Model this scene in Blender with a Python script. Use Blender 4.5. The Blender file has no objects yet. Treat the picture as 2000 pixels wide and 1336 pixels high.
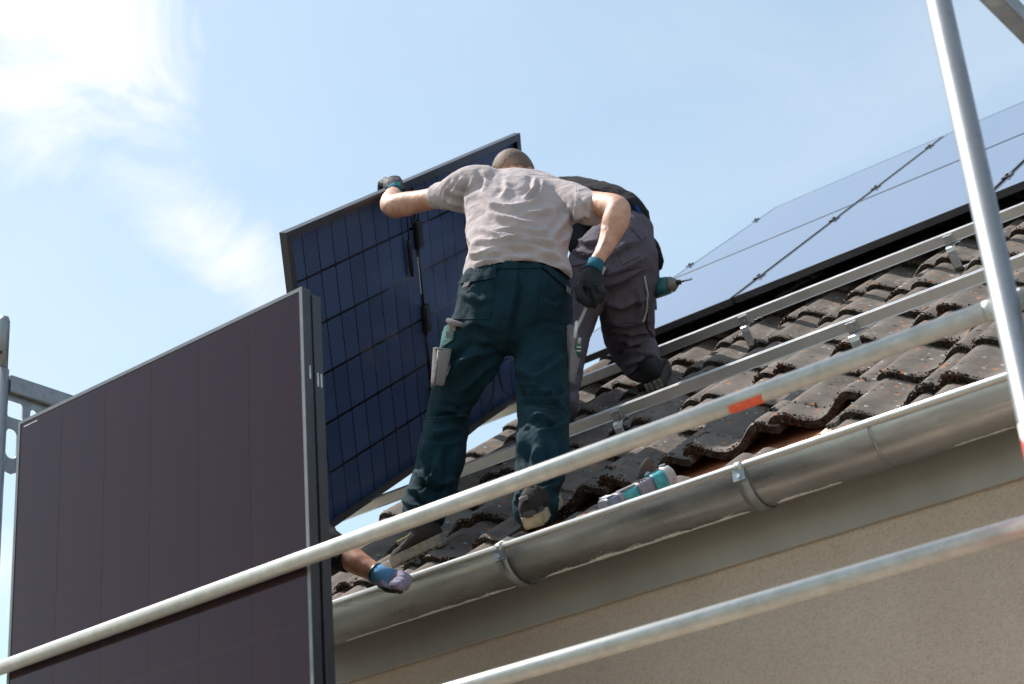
import bpy, bmesh, math, random
import numpy as np
from mathutils import Vector, Matrix, noise as mnoise

random.seed(7)
rng = np.random.default_rng(7)
SC = bpy.context.scene
COL = SC.collection

# ------------------------------------------------------------------ camera
CAM_Z = 1.65
YAW, PITCH, ROLL = math.radians(36.769), math.radians(25.329), math.radians(-4.921)
FOC = 3450.0                                   # focal length in pixels of a 2000 px wide picture
fw = np.array([-math.sin(YAW) * math.cos(PITCH), math.cos(YAW) * math.cos(PITCH), math.sin(PITCH)])
rt0 = np.array([math.cos(YAW), math.sin(YAW), 0.0])
up0 = np.cross(rt0, fw)
rt = math.cos(ROLL) * rt0 + math.sin(ROLL) * up0
up = -math.sin(ROLL) * rt0 + math.cos(ROLL) * up0
RC = np.array([rt, up, fw])
CAMP = np.array([0.0, 0.0, CAM_Z])
cam_data = bpy.data.cameras.new('camera')
cam = bpy.data.objects.new('camera', cam_data)
COL.objects.link(cam)
M = Matrix.Identity(4)
for i in range(3):
    M[i][0], M[i][1], M[i][2], M[i][3] = rt[i], up[i], -fw[i], CAMP[i]
cam.matrix_world = M
cam_data.sensor_width = 36.0
cam_data.lens = 36.0 * FOC / 2000.0
cam_data.clip_end = 3000.0
cam_data.clip_start = 0.05
cam_data.dof.use_dof = True
cam_data.dof.focus_distance = 5.75
cam_data.dof.aperture_fstop = 5.0
SC.camera = cam

# ------------------------------------------------------------------ sun and sky
SUN = np.array([-0.52, -0.13, 0.85]); SUN = SUN / np.linalg.norm(SUN)
sun_data = bpy.data.lights.new('sun', 'SUN')
sun_data.energy = 5.0
sun_data.angle = math.radians(0.53)
sun_data.color = (1.0, 0.955, 0.89)
sun = bpy.data.objects.new('sun', sun_data)
COL.objects.link(sun)
sun.location = (-6, 0, 14)
sun.rotation_euler = Vector(tuple(-SUN)).to_track_quat('-Z', 'Y').to_euler()

world = bpy.data.worlds.new('World')
SC.world = world
world.use_nodes = True


def ray(x, y):
    return RC.T @ np.array([(x - 1000.0) / FOC, -(y - 668.0) / FOC, 1.0])


def S(x, y, d):
    return CAMP + ray(x, y) * d


def rdir(x, y):
    v = ray(x, y)
    return v / np.linalg.norm(v)


def build_world():
    nt = world.node_tree
    N = nt.nodes
    L = nt.links
    N.clear()
    out = N.new('ShaderNodeOutputWorld')
    bg = N.new('ShaderNodeBackground')
    sky = N.new('ShaderNodeTexSky')
    sky.sky_type = 'NISHITA'
    sky.sun_disc = False
    sky.sun_elevation = math.asin(SUN[2])
    sky.sun_rotation = math.atan2(SUN[0], SUN[1])
    sky.altitude = 200
    sky.air_density = 1.5
    sky.dust_density = 1.6
    sky.ozone_density = 2.0
    tc = N.new('ShaderNodeTexCoord')

    def math_(op, a, b=None, clamp=False):
        n = N.new('ShaderNodeMath'); n.operation = op; n.use_clamp = clamp
        for k, v in enumerate((a, b)):
            if v is None: continue
            if isinstance(v, (int, float)): n.inputs[k].default_value = v
            else: L.new(v, n.inputs[k])
        return n.outputs[0]

    def nz(scale, detail, rough, off=(0, 0, 0), stretch=(1, 1, 1), dist=0.0):
        mp = N.new('ShaderNodeMapping'); mp.inputs['Location'].default_value = off; mp.inputs['Scale'].default_value = stretch
        L.new(tc.outputs['Generated'], mp.inputs['Vector'])
        n = N.new('ShaderNodeTexNoise'); n.inputs['Scale'].default_value = scale; n.inputs['Detail'].default_value = detail
        n.inputs['Roughness'].default_value = rough; n.inputs['Distortion'].default_value = dist
        L.new(mp.outputs[0], n.inputs['Vector'])
        return n.outputs['Fac']

    def ramp(v, a, b):
        m = N.new('ShaderNodeMapRange'); m.interpolation_type = 'SMOOTHSTEP'
        m.inputs['From Min'].default_value = a; m.inputs['From Max'].default_value = b
        L.new(v, m.inputs['Value'])
        return m.outputs[0]

    fine = nz(11.0, 12.0, 0.62, (3.1, 1.7, 0.4), dist=0.9)
    # cloud banks: soft cores at fixed sky directions, broken up by the noise
    total = None
    for (px, py, rad, w) in ((120, -10, 165, 0.74), (240, 80, 115, 0.6), (-60, -180, 210, 0.8), (300, 195, 90, 0.36), (50, 170, 60, 0.35), (350, 400, 80, 0.45), (430, 470, 85, 0.55), (500, 560, 80, 0.42), (150, 330, 110, 0.3),
                             (550, 590, 85, 0.55), (-40, 1120, 120, 0.8), (1330, 470, 110, 0.24), (1150, 190, 160, 0.25),
                             (-700, 500, 420, 0.9), (-500, -700, 500, 0.9), (900, -1000, 300, 0.7), (2900, 900, 420, 0.8), (3600, -600, 500, 0.8)):
        d = rdir(px, py)
        dp = N.new('ShaderNodeVectorMath'); dp.operation = 'DISTANCE'
        L.new(tc.outputs['Generated'], dp.inputs[0]); dp.inputs[1].default_value = tuple(d)
        t = math_('DIVIDE', dp.outputs['Value'], rad / FOC)
        g = math_('POWER', 2.718, math_('MULTIPLY', math_('MULTIPLY', t, t), -0.6))
        g = math_('MULTIPLY', g, w)
        total = g if total is None else math_('ADD', total, g)
    shaped = math_('MULTIPLY', total, math_('ADD', math_('MULTIPLY', math_('SUBTRACT', fine, 0.5), 3.4), 1.0))
    bank = math_('MULTIPLY', ramp(shaped, 0.03, 1.45), 0.97)
    veil = math_('MULTIPLY', ramp(nz(2.6, 7.0, 0.6, (0.3, 2.2, 5.0), (1, 1, 1.6), 0.6), 0.35, 0.75), 0.20)
    veil = math_('ADD', veil, 0.13)
    cover = math_('MAXIMUM', bank, veil)
    mix = N.new('ShaderNodeMix'); mix.data_type = 'RGBA'
    L.new(cover, mix.inputs['Factor'])
    sc = N.new('ShaderNodeVectorMath'); sc.operation = 'MULTIPLY'; sc.inputs[1].default_value = (1.04, 1.065, 0.96)
    L.new(sky.outputs[0], sc.inputs[0])
    L.new(sc.outputs[0], mix.inputs[6])
    mix.inputs[7].default_value = (5.5, 5.7, 5.9, 1)
    L.new(mix.outputs[2], bg.inputs['Color'])
    bg.inputs['Strength'].default_value = 0.132
    L.new(bg.outputs[0], out.inputs['Surface'])


SKY_GAIN = 1.0
build_world()
SC.view_settings.view_transform = 'Standard'
SC.view_settings.look = 'None'
SC.view_settings.exposure = 0.5
SC.view_settings.gamma = 1.0
SC.view_settings.use_curve_mapping = False
SC.cycles.max_bounces = 8
SC.cycles.use_denoising = True

# ------------------------------------------------------------------ roof frame of reference
PHI = 0.62716
O = np.array([-3.20208, 5.82846, 3.23253 + CAM_Z])     # lower corner of the seam between the first two installed panels
XV = np.array([1.0, 0, 0])
VV = np.array([0, math.cos(PHI), math.sin(PHI)])       # up the slope
NV = np.array([0, -math.sin(PHI), math.cos(PHI)])      # out of the roof


def RP(x, v, n):
    return O + XV * x + VV * v + NV * n


def project(P):
    c = (np.asarray(P) - CAMP) @ RC.T
    return np.stack([1000 + FOC * c[..., 0] / c[..., 2], 668 - FOC * c[..., 1] / c[..., 2], c[..., 2]], -1)


# ------------------------------------------------------------------ helpers: objects
def tag(o, label=None, category=None, group=None, kind=None):
    if label: o['label'] = label
    if category: o['category'] = category
    if group: o['group'] = group
    if kind: o['kind'] = kind
    return o


WM = {}          # world matrix of every object made here


def empty(name, loc, label=None, category=None, group=None):
    o = bpy.data.objects.new(name, None)
    COL.objects.link(o)
    o.location = tuple(float(x) for x in loc)
    o.empty_display_size = 0.1
    WM[o] = Matrix.Translation(Vector(o.location))
    return tag(o, label, category, group)


def link(name, mesh, mat=None, parent=None, matrix=None):
    """link a mesh; matrix is its world matrix, whatever its parent"""
    o = bpy.data.objects.new(name, mesh)
    COL.objects.link(o)
    if mat is not None and not mesh.materials:
        mesh.materials.append(mat)
    if parent is not None:
        o.parent = parent
        o.matrix_parent_inverse = WM[parent].inverted()
    if matrix is not None:
        o.matrix_basis = matrix
    WM[o] = matrix.copy() if matrix is not None else Matrix.Identity(4)
    return o


class MB:
    """Collects shapes in world coordinates and links them as one mesh."""

    def __init__(self):
        self.v = []
        self.f = []
        self.smooth = []

    def add(self, verts, faces, smooth=False):
        b = len(self.v)
        self.v += [tuple(map(float, p)) for p in verts]
        self.f += [tuple(b + i for i in f) for f in faces]
        self.smooth += [smooth] * len(faces)
        return self

    def box(self, c, ax, half):
        c = np.asarray(c, float); a = [np.asarray(x, float) for x in ax]
        vs = []
        for k in (-1, 1):
            for j in (-1, 1):
                for i in (-1, 1):
                    vs.append(c + a[0] * half[0] * i + a[1] * half[1] * j + a[2] * half[2] * k)
        return self.add(vs, [(0, 2, 3, 1), (4, 5, 7, 6), (0, 1, 5, 4), (2, 6, 7, 3), (0, 4, 6, 2), (1, 3, 7, 5)])

    def tube(self, path, r, n=16, cap=True, smooth=True):
        path = [np.asarray(p, float) for p in path]
        rs = r if hasattr(r, '__len__') else [r] * len(path)
        rings = []
        ref = None
        for i, p in enumerate(path):
            t = path[min(i + 1, len(path) - 1)] - path[max(i - 1, 0)]
            t = t / np.linalg.norm(t)
            if ref is None:
                ref = np.cross(t, [0.13, 0.37, 0.92])
                if np.linalg.norm(ref) < 1e-3: ref = np.cross(t, [1, 0, 0])
            a = ref - t * (ref @ t); a = a / np.linalg.norm(a); ref = a
            b = np.cross(t, a)
            rings.append([p + (a * math.cos(q) + b * math.sin(q)) * rs[i] for q in np.linspace(0, 2 * math.pi, n, endpoint=False)])
        return self.rings(rings, cap, smooth)

    def rings(self, rings, cap=True, smooth=True, closed=True):
        n = len(rings[0]); vs = [p for r in rings for p in r]; fs = []
        for i in range(len(rings) - 1):
            for j in range(n if closed else n - 1):
                k = (j + 1) % n
                fs.append((i * n + j, i * n + k, (i + 1) * n + k, (i + 1) * n + j))
        self.add(vs, fs, smooth)
        if cap:
            b = len(self.v) - len(vs)
            self.f.append(tuple(b + j for j in reversed(range(n)))); self.smooth.append(False)
            self.f.append(tuple(b + (len(rings) - 1) * n + j for j in range(n))); self.smooth.append(False)
        return self

    def prism(self, pts, d):
        """closed polygon pts swept by vector d"""
        pts = [np.asarray(p, float) for p in pts]; d = np.asarray(d, float); n = len(pts)
        vs = pts + [p + d for p in pts]
        fs = [tuple(range(n)), tuple(reversed(range(n, 2 * n)))] + [(i, i + n, (i + 1) % n + n, (i + 1) % n) for i in range(n)]
        return self.add(vs, fs)

    def mesh(self, name, bevel=0.0, seg=2):
        me = bpy.data.meshes.new(name)
        me.from_pydata(self.v, [], self.f)
        me.polygons.foreach_set('use_smooth', self.smooth)
        bm = bmesh.new(); bm.from_mesh(me)
        bmesh.ops.recalc_face_normals(bm, faces=bm.faces)
        if bevel > 0:
            es = [e for e in bm.edges if len(e.link_faces) == 2 and e.calc_face_angle(0) > 0.6]
            bmesh.ops.bevel(bm, geom=es, offset=bevel, segments=seg, affect='EDGES', profile=0.6)
        bm.to_mesh(me); bm.free()
        return me

    def build(self, name, mat, parent=None, bevel=0.0, seg=2):
        return link(name, self.mesh(name, bevel, seg), mat, parent)


# ------------------------------------------------------------------ helpers: materials
def new_mat(name):
    m = bpy.data.materials.new(name)
    m.use_nodes = True
    nt = m.node_tree
    b = nt.nodes['Principled BSDF']
    return m, nt, b


def nnode(nt, t, **kw):
    n = nt.nodes.new(t)
    for k, v in kw.items():
        setattr(n, k, v)
    return n


def mixc(nt, fac, a, b):
    n = nt.nodes.new('ShaderNodeMix'); n.data_type = 'RGBA'
    for s, v in ((0, fac), (6, a), (7, b)):
        if isinstance(v, (int, float)): n.inputs[s].default_value = v
        elif isinstance(v, tuple): n.inputs[s].default_value = (*v[:3], 1)
        else: nt.links.new(v, n.inputs[s])
    return n.outputs[2]


def noise_tex(nt, scale, detail=6, rough=0.6, coord='Object', stretch=(1, 1, 1), offset=None, dist=0.0):
    tc = nt.nodes.new('ShaderNodeTexCoord')
    mp = nt.nodes.new('ShaderNodeMapping')
    mp.inputs['Scale'].default_value = stretch
    if offset is not None:
        if isinstance(offset, tuple): mp.inputs['Location'].default_value = offset
        else: nt.links.new(offset, mp.inputs['Location'])
    nt.links.new(tc.outputs[coord], mp.inputs['Vector'])
    n = nt.nodes.new('ShaderNodeTexNoise')
    n.inputs['Scale'].default_value = scale; n.inputs['Detail'].default_value = detail; n.inputs['Roughness'].default_value = rough
    n.inputs['Distortion'].default_value = dist
    nt.links.new(mp.outputs[0], n.inputs['Vector'])
    return n.outputs['Fac']


def sstep(nt, v, a, b, lo=0.0, hi=1.0):
    m = nt.nodes.new('ShaderNodeMapRange'); m.interpolation_type = 'SMOOTHSTEP'
    m.inputs['From Min'].default_value = a; m.inputs['From Max'].default_value = b
    m.inputs['To Min'].default_value = lo; m.inputs['To Max'].default_value = hi
    nt.links.new(v, m.inputs['Value'])
    return m.outputs[0]


def mth(nt, op, a, b=None):
    n = nt.nodes.new('ShaderNodeMath'); n.operation = op
    for k, v in enumerate((a, b)):
        if v is None: continue
        if isinstance(v, (int, float)): n.inputs[k].default_value = v
        else: nt.links.new(v, n.inputs[k])
    return n.outputs[0]


def bump(nt, b, h, strength=0.3, dist=0.01, chain=None):
    n = nt.nodes.new('ShaderNodeBump')
    n.inputs['Strength'].default_value = strength; n.inputs['Distance'].default_value = dist
    nt.links.new(h, n.inputs['Height'])
    if chain is not None: nt.links.new(chain, n.inputs['Normal'])
    if b is not None: nt.links.new(n.outputs[0], b.inputs['Normal'])
    return n.outputs[0]


def plain(name, c, rough=0.5, metal=0.0, var=0.12, scale=30.0, spec=0.5, bumps=0.0, bscale=200.0, coat=0.0, detail=6):
    m, nt, b = new_mat(name)
    f = noise_tex(nt, scale, detail)
    lo = tuple(x * (1 - var) for x in c); hi = tuple(min(1, x * (1 + var)) for x in c)
    nt.links.new(mixc(nt, sstep(nt, f, 0.3, 0.7), lo, hi), b.inputs['Base Color'])
    rr = sstep(nt, noise_tex(nt, scale * 0.6, 5), 0.3, 0.7, max(0, rough - 0.07), min(1, rough + 0.07))
    nt.links.new(rr, b.inputs['Roughness'])
    b.inputs['Metallic'].default_value = metal
    b.inputs['Specular IOR Level'].default_value = spec
    b.inputs['Coat Weight'].default_value = coat
    if bumps: bump(nt, b, noise_tex(nt, bscale, 4), bumps, 0.002)
    return m


def mat_tile():
    m, nt, b = new_mat('weathered_concrete_tile')
    oi = nt.nodes.new('ShaderNodeObjectInfo')
    off = nt.nodes.new('ShaderNodeVectorMath'); off.operation = 'SCALE'; off.inputs['Scale'].default_value = 7.0
    cx = nt.nodes.new('ShaderNodeCombineXYZ')
    for k in range(3): nt.links.new(oi.outputs['Random'], cx.inputs[k])
    nt.links.new(cx.outputs[0], off.inputs[0])
    o = off.outputs[0]
    base = mixc(nt, sstep(nt, noise_tex(nt, 9, 8, 0.65, offset=o), 0.3, 0.72), (0.092, 0.075, 0.065), (0.176, 0.149, 0.131))
    base = mixc(nt, sstep(nt, noise_tex(nt, 160, 4, 0.7, offset=o), 0.38, 0.7, 0, 0.4), base, (0.20, 0.185, 0.17))
    # dark algae streaks running down the slope (local y is up the slope)
    base = mixc(nt, sstep(nt, noise_tex(nt, 22, 5, 0.6, stretch=(1, 0.25, 1), offset=o), 0.55, 0.8, 0, 0.55), base, (0.055, 0.048, 0.044))
    hue = mixc(nt, oi.outputs['Random'], (0.86, 0.84, 0.82), (1.1, 1.08, 1.06))
    mul = nt.nodes.new('ShaderNodeMix'); mul.data_type = 'RGBA'; mul.blend_type = 'MULTIPLY'; mul.inputs[0].default_value = 1.0
    nt.links.new(base, mul.inputs[6]); nt.links.new(hue, mul.inputs[7])
    base = mul.outputs[2]

    def spots(scale, thr, offv):
        tc = nt.nodes.new('ShaderNodeTexCoord')
        mp = nt.nodes.new('ShaderNodeMapping')
        ad = nt.nodes.new('ShaderNodeVectorMath'); ad.operation = 'ADD'; ad.inputs[1].default_value = (offv, offv * 0.7, 0)
        nt.links.new(o, ad.inputs[0])
        nt.links.new(ad.outputs[0], mp.inputs['Location'])
        nt.links.new(tc.outputs['Object'], mp.inputs['Vector'])
        wv = nt.nodes.new('ShaderNodeVectorMath'); wv.operation = 'ADD'
        nzv = nt.nodes.new('ShaderNodeTexNoise'); nzv.inputs['Scale'].default_value = 90; nzv.inputs['Detail'].default_value = 4
        nt.links.new(mp.outputs[0], nzv.inputs['Vector'])
        sc = nt.nodes.new('ShaderNodeVectorMath'); sc.operation = 'SCALE'; sc.inputs['Scale'].default_value = 0.012
        nt.links.new(nzv.outputs['Color'], sc.inputs[0])
        nt.links.new(mp.outputs[0], wv.inputs[0]); nt.links.new(sc.outputs[0], wv.inputs[1])
        vo = nt.nodes.new('ShaderNodeTexVoronoi'); vo.inputs['Scale'].default_value = scale
        nt.links.new(wv.outputs[0], vo.inputs['Vector'])
        sel = nt.nodes.new('ShaderNodeSeparateColor'); nt.links.new(vo.outputs['Color'], sel.inputs[0])
        # each cell: a blotch of its own size, most of them none
        size = sstep(nt, sel.outputs[0], thr, 1.0, 0.0, 0.42)
        d = mth(nt, 'SUBTRACT', size, vo.outputs['Distance'])
        return sstep(nt, d, 0.0, 0.05)

    base = mixc(nt, mth(nt, 'MULTIPLY', spots(44, 0.78, 0.0), 0.8), base, (0.40, 0.14, 0.045))   # orange lichen
    base = mixc(nt, mth(nt, 'MULTIPLY', spots(60, 0.86, 3.3), 0.75), base, (0.42, 0.41, 0.39))      # white lichen
    base = mixc(nt, mth(nt, 'MULTIPLY', spots(40, 0.82, 6.1), 0.8), base, (0.02, 0.016, 0.014))      # dark moss pads
    nt.links.new(base, b.inputs['Base Color'])
    b.inputs['Roughness'].default_value = 0.86
    b.inputs['Specular IOR Level'].default_value = 0.25
    c1 = bump(nt, None, noise_tex(nt, 220, 5, 0.7, offset=o), 0.5, 0.0015)
    bump(nt, b, noise_tex(nt, 35, 5, 0.6, offset=o), 0.4, 0.004, c1)
    return m


def mat_zinc(name, c=(0.39, 0.395, 0.40), rough=0.30, metal=0.8):
    m, nt, b = new_mat(name)
    f = noise_tex(nt, 6, 8, 0.65, stretch=(0.35, 1, 1))
    g = noise_tex(nt, 60, 5, 0.6)
    col = mixc(nt, sstep(nt, f, 0.3, 0.72), tuple(x * 0.72 for x in c), tuple(x * 1.12 for x in c))
    col = mixc(nt, sstep(nt, g, 0.55, 0.8, 0, 0.12), col, tuple(x * 0.5 for x in c))
    nt.links.new(col, b.inputs['Base Color'])
    b.inputs['Metallic'].default_value = metal
    nt.links.new(sstep(nt, noise_tex(nt, 14, 6, 0.6, stretch=(0.4, 1, 1)), 0.25, 0.75, rough - 0.08, rough + 0.14), b.inputs['Roughness'])
    bump(nt, b, noise_tex(nt, 4, 3, 0.5, stretch=(0.5, 1, 1)), 0.25, 0.01)
    return m


def mat_galv(name='galvanised_steel', lo=(0.24, 0.26, 0.28), hi=(0.34, 0.355, 0.37), rough=0.40, metal=0.78, stain=0.35):
    m, nt, b = new_mat(name)
    tc = nt.nodes.new('ShaderNodeTexCoord')
    vo = nt.nodes.new('ShaderNodeTexVoronoi'); vo.inputs['Scale'].default_value = 55
    nt.links.new(tc.outputs['Object'], vo.inputs['Vector'])
    sp = nt.nodes.new('ShaderNodeSeparateColor'); nt.links.new(vo.outputs['Color'], sp.inputs[0])
    f = mth(nt, 'ADD', mth(nt, 'MULTIPLY', sp.outputs[0], 0.12), mth(nt, 'MULTIPLY', noise_tex(nt, 14, 8, 0.7), 0.9))
    col = mixc(nt, sstep(nt, f, 0.3, 0.8), lo, hi)
    col = mixc(nt, sstep(nt, noise_tex(nt, 16, 8, 0.7, offset=(4, 2, 1)), 0.6, 0.78, 0, stain), col, (0.20, 0.17, 0.14))
    nt.links.new(col, b.inputs['Base Color'])
    b.inputs['Metallic'].default_value = metal
    nt.links.new(sstep(nt, f, 0.3, 0.8, rough + 0.12, rough - 0.06), b.inputs['Roughness'])
    bump(nt, b, noise_tex(nt, 90, 5, 0.6), 0.12, 0.002)
    return m


def mat_stucco():
    m, nt, b = new_mat('scratch_render')
    big = noise_tex(nt, 1.3, 6, 0.6)
    col = mixc(nt, sstep(nt, big, 0.3, 0.7), (0.74, 0.60, 0.49), (0.84, 0.70, 0.585))
    g = noise_tex(nt, 230, 6, 0.78, stretch=(0.75, 1, 1.25), dist=0.8)
    col = mixc(nt, sstep(nt, g, 0.34, 0.54, 0.6, 0.0), col, (0.34, 0.265, 0.20))
    nt.links.new(col, b.inputs['Base Color'])
    b.inputs['Roughness'].default_value = 0.95
    b.inputs['Specular IOR Level'].default_value = 0.1
    bump(nt, b, g, 1.0, 0.007)
    return m


def mat_cloth(name, c, var=0.2, weave=900.0, rough=0.9, wear=None):
    m, nt, b = new_mat(name)
    f = noise_tex(nt, 7, 7, 0.62)
    col = mixc(nt, sstep(nt, f, 0.3, 0.72), tuple(x * (1 - var) for x in c), tuple(min(1, x * (1 + var)) for x in c))
    if wear is not None:
        col = mixc(nt, sstep(nt, noise_tex(nt, 16, 9, 0.7, offset=(2, 5, 1)), 0.56, 0.78, 0, 0.55), col, wear)
    fz = noise_tex(nt, weave, 2, 0.5)
    col = mixc(nt, sstep(nt, fz, 0.35, 0.65, 0, 0.22), col, tuple(x * 0.55 for x in c))
    nt.links.new(col, b.inputs['Base Color'])
    b.inputs['Roughness'].default_value = rough
    b.inputs['Specular IOR Level'].default_value = 0.15
    b.inputs['Sheen Weight'].default_value = 0.015
    c1 = bump(nt, None, fz, 0.25, 0.0012)
    bump(nt, b, noise_tex(nt, 30, 7, 0.65, dist=1.6), 0.5, 0.008, c1)
    return m


def mat_skin(name='skin'):
    m, nt, b = new_mat(name)
    f = noise_tex(nt, 16, 7, 0.6)
    col = mixc(nt, sstep(nt, f, 0.3, 0.72), (0.46, 0.215, 0.14), (0.66, 0.40, 0.29))
    col = mixc(nt, sstep(nt, noise_tex(nt, 260, 4, 0.7, stretch=(1, 1, 1)), 0.50, 0.70, 0, 0.4), col, (0.26, 0.12, 0.07))
    nt.links.new(col, b.inputs['Base Color'])
    b.inputs['Roughness'].default_value = 0.55
    b.inputs['Subsurface Weight'].default_value = 0.12
    b.inputs['Subsurface Radius'].default_value = (0.01, 0.004, 0.002)
    bump(nt, b, noise_tex(nt, 320, 4, 0.6), 0.25, 0.0015)
    return m


MT = dict(
    tile=mat_tile(),
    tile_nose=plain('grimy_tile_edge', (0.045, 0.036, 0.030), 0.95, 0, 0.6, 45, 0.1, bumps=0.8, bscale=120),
    zinc=mat_zinc('zinc_gutter'),
    zinc_bead=mat_zinc('zinc_bead', (0.62, 0.61, 0.60), 0.3, metal=0.6),
    fascia=plain('fascia_grey_paint', (0.33, 0.318, 0.30), 0.6, 0, 0.12, 3.0),
    stucco=mat_stucco(),
    galv=mat_galv(),
    rail_steel=mat_galv('galvanised_rail', (0.44, 0.44, 0.425), (0.62, 0.61, 0.585), 0.42, 0.5, 0.25),
    alu=plain('mill_aluminium', (0.60, 0.595, 0.59), 0.36, 0.68, 0.05, 20),
    hook=plain('hook_steel', (0.5, 0.52, 0.55), 0.36, 0.9, 0.15, 60),
    frame=plain('black_anodised', (0.030, 0.032, 0.040), 0.34, 0.0, 0.1, 30, 0.55),
    frame_lit=plain('lit_anodised', (0.20, 0.20, 0.21), 0.4, 0.4, 0.08, 30, 0.5),  # lighter copy of the black frame colour, for its lit front edge
    clamp=plain('clamp_black', (0.09, 0.085, 0.09), 0.3, 0.7, 0.2, 80),
    black=plain('black_plastic', (0.012, 0.012, 0.013), 0.42, 0, 0.15, 60),
    cable=plain('cable_rubber', (0.010, 0.010, 0.010), 0.5, 0, 0.1, 60),
    wood=plain('brown_board', (0.30, 0.095, 0.035), 0.8, 0, 0.35, 9),
    cut=plain('fresh_cut_concrete', (0.62, 0.53, 0.44), 0.9, 0, 0.15, 40, bumps=0.3),
    label=plain('sticker_silver', (0.55, 0.58, 0.62), 0.5, 0, 0.25, 120),
    white=plain('white_print', (0.75, 0.75, 0.75), 0.6, 0, 0.05, 30),
    skin=mat_skin(),
)

# ------------------------------------------------------------------ ground
def build_ground():
    m, nt, b = new_mat('ground_gravel_and_grass')
    f = noise_tex(nt, 0.12, 6, 0.6)
    col = mixc(nt, sstep(nt, f, 0.45, 0.55), (0.23, 0.20, 0.17), (0.07, 0.085, 0.036))
    col = mixc(nt, sstep(nt, noise_tex(nt, 30, 6, 0.7), 0.3, 0.7, 0, 0.5), col, (0.16, 0.13, 0.1))
    nt.links.new(col, b.inputs['Base Color'])
    b.inputs['Roughness'].default_value = 0.95
    bump(nt, b, noise_tex(nt, 40, 6, 0.7), 0.6, 0.02)
    g = MB().add([(-900, -900, 0), (900, -900, 0), (900, 900, 0), (-900, 900, 0)], [(0, 1, 2, 3)]).build('ground', m)
    tag(g, kind='structure')
    m2 = plain('paving_stone', (0.31, 0.25, 0.20), 0.85, 0, 0.25, 3.0)
    p = MB().box((-1.5, 2.45, 0.01), np.eye(3), (5.5, 1.42, 0.012)).build('paving', m2)
    tag(p, kind='structure')


build_ground()

# ------------------------------------------------------------------ house
ROOF_X0, ROOF_X1 = -1.18, 5.4
house = empty('house', (O[0] + 2, 6.0, 0), 'rendered house with old concrete tile roof and zinc gutter', 'house')
EAVE_Y, WALL_Y = 3.80, 3.815
z_ = lambda rel: rel + CAM_Z
# walls
wall = MB()
wx0, wx1 = O[0] + ROOF_X0 + 0.06, O[0] + ROOF_X1
wall.box(((wx0 + wx1) / 2, WALL_Y + 0.18, z_(1.62) / 2), np.eye(3), ((wx1 - wx0) / 2, 0.18, z_(1.62) / 2))
wall.build('wall', MT['stucco'], house)
gable = MB()
ridge_v = 4.2
pr_ = [RP(ROOF_X0 + 0.08, v, -0.26) for v in (-2.3, ridge_v)]
gy0, gz0 = pr_[0][1], pr_[0][2]; gy1, gz1 = pr_[1][1], pr_[1][2]
back_y = 2 * gy1 - gy0
gable.prism([(wx0, WALL_Y + 0.37, 0), (wx0, back_y, 0), (wx0, back_y, gz0), (wx0, gy1, gz1), (wx0, WALL_Y + 0.37, gz0)], (0.3, 0, 0))
gable.build('gable_wall', MT['stucco'], house)
# roof deck under the tiles: underlay sheet and, at the eave, the brown board
roof = MB()
for side in (0,):
    a, b = RP(ROOF_X0 + 0.02, -2.5, -0.235), RP(ROOF_X0 + 0.02, ridge_v, -0.235)
    roof.prism([a, b, (b[0], 2 * gy1 - a[1], a[2])], (ROOF_X1 - ROOF_X0 - 0.04, 0, 0))
roof = roof.build('roof', plain('roof_underlay', (0.03, 0.026, 0.024), 0.9), house)
eb = MB()
eb.box(RP(2.0, -2.12, -0.206), (XV, VV, NV), (3.1, 0.30, 0.012))
eb.build('eave_board', MT['wood'], roof)
# fascia under the gutter
fa = MB()
fa.box(((wx0 + wx1) / 2 - 0.03, EAVE_Y + 0.0068, (z_(1.380) + z_(1.60)) / 2), np.eye(3), ((wx1 - wx0) / 2 + 0.04, 0.0068, (1.60 - 1.380) / 2))
fa.build('fascia_board', MT['fascia'], house, 0.002)
# unseen flashing behind the gutter, added to stop sun leaking onto the fascia
fl = MB()
fl.prism([((wx0 - 0.05), 3.742, z_(1.535)), ((wx0 - 0.05), 3.752, z_(1.556)), ((wx0 - 0.05), 3.86, z_(1.634)), ((wx0 - 0.05), 3.86, z_(1.628)), ((wx0 - 0.05), 3.756, z_(1.552)), ((wx0 - 0.05), 3.746, z_(1.534))], (wx1 - wx0 + 0.05, 0, 0))
fl.build('sun_stop_flashing', MT['zinc'], house)


# --- tiles: double-roman concrete tile, cover width 0.30, gauge 0.34
PROF_U = np.array([-0.03, 0.0, 0.03, 0.08, 0.13, 0.20, 0.28, 0.36, 0.44, 0.52, 0.60, 0.68, 0.75, 0.80, 0.85, 0.90, 0.94, 0.98, 1.04, 1.08])
PROF_H = np.array([-0.026, -0.013, -0.004, 0.0, -0.002, -0.012, -0.027, -0.040, -0.048, -0.049, -0.042, -0.026, -0.010, -0.002, 0.0, -0.005, -0.013, -0.020, -0.027, -0.029]) * 1.05
TL_, TG, TC = 0.42, 0.34, 0.30
TH = 0.025


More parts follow.
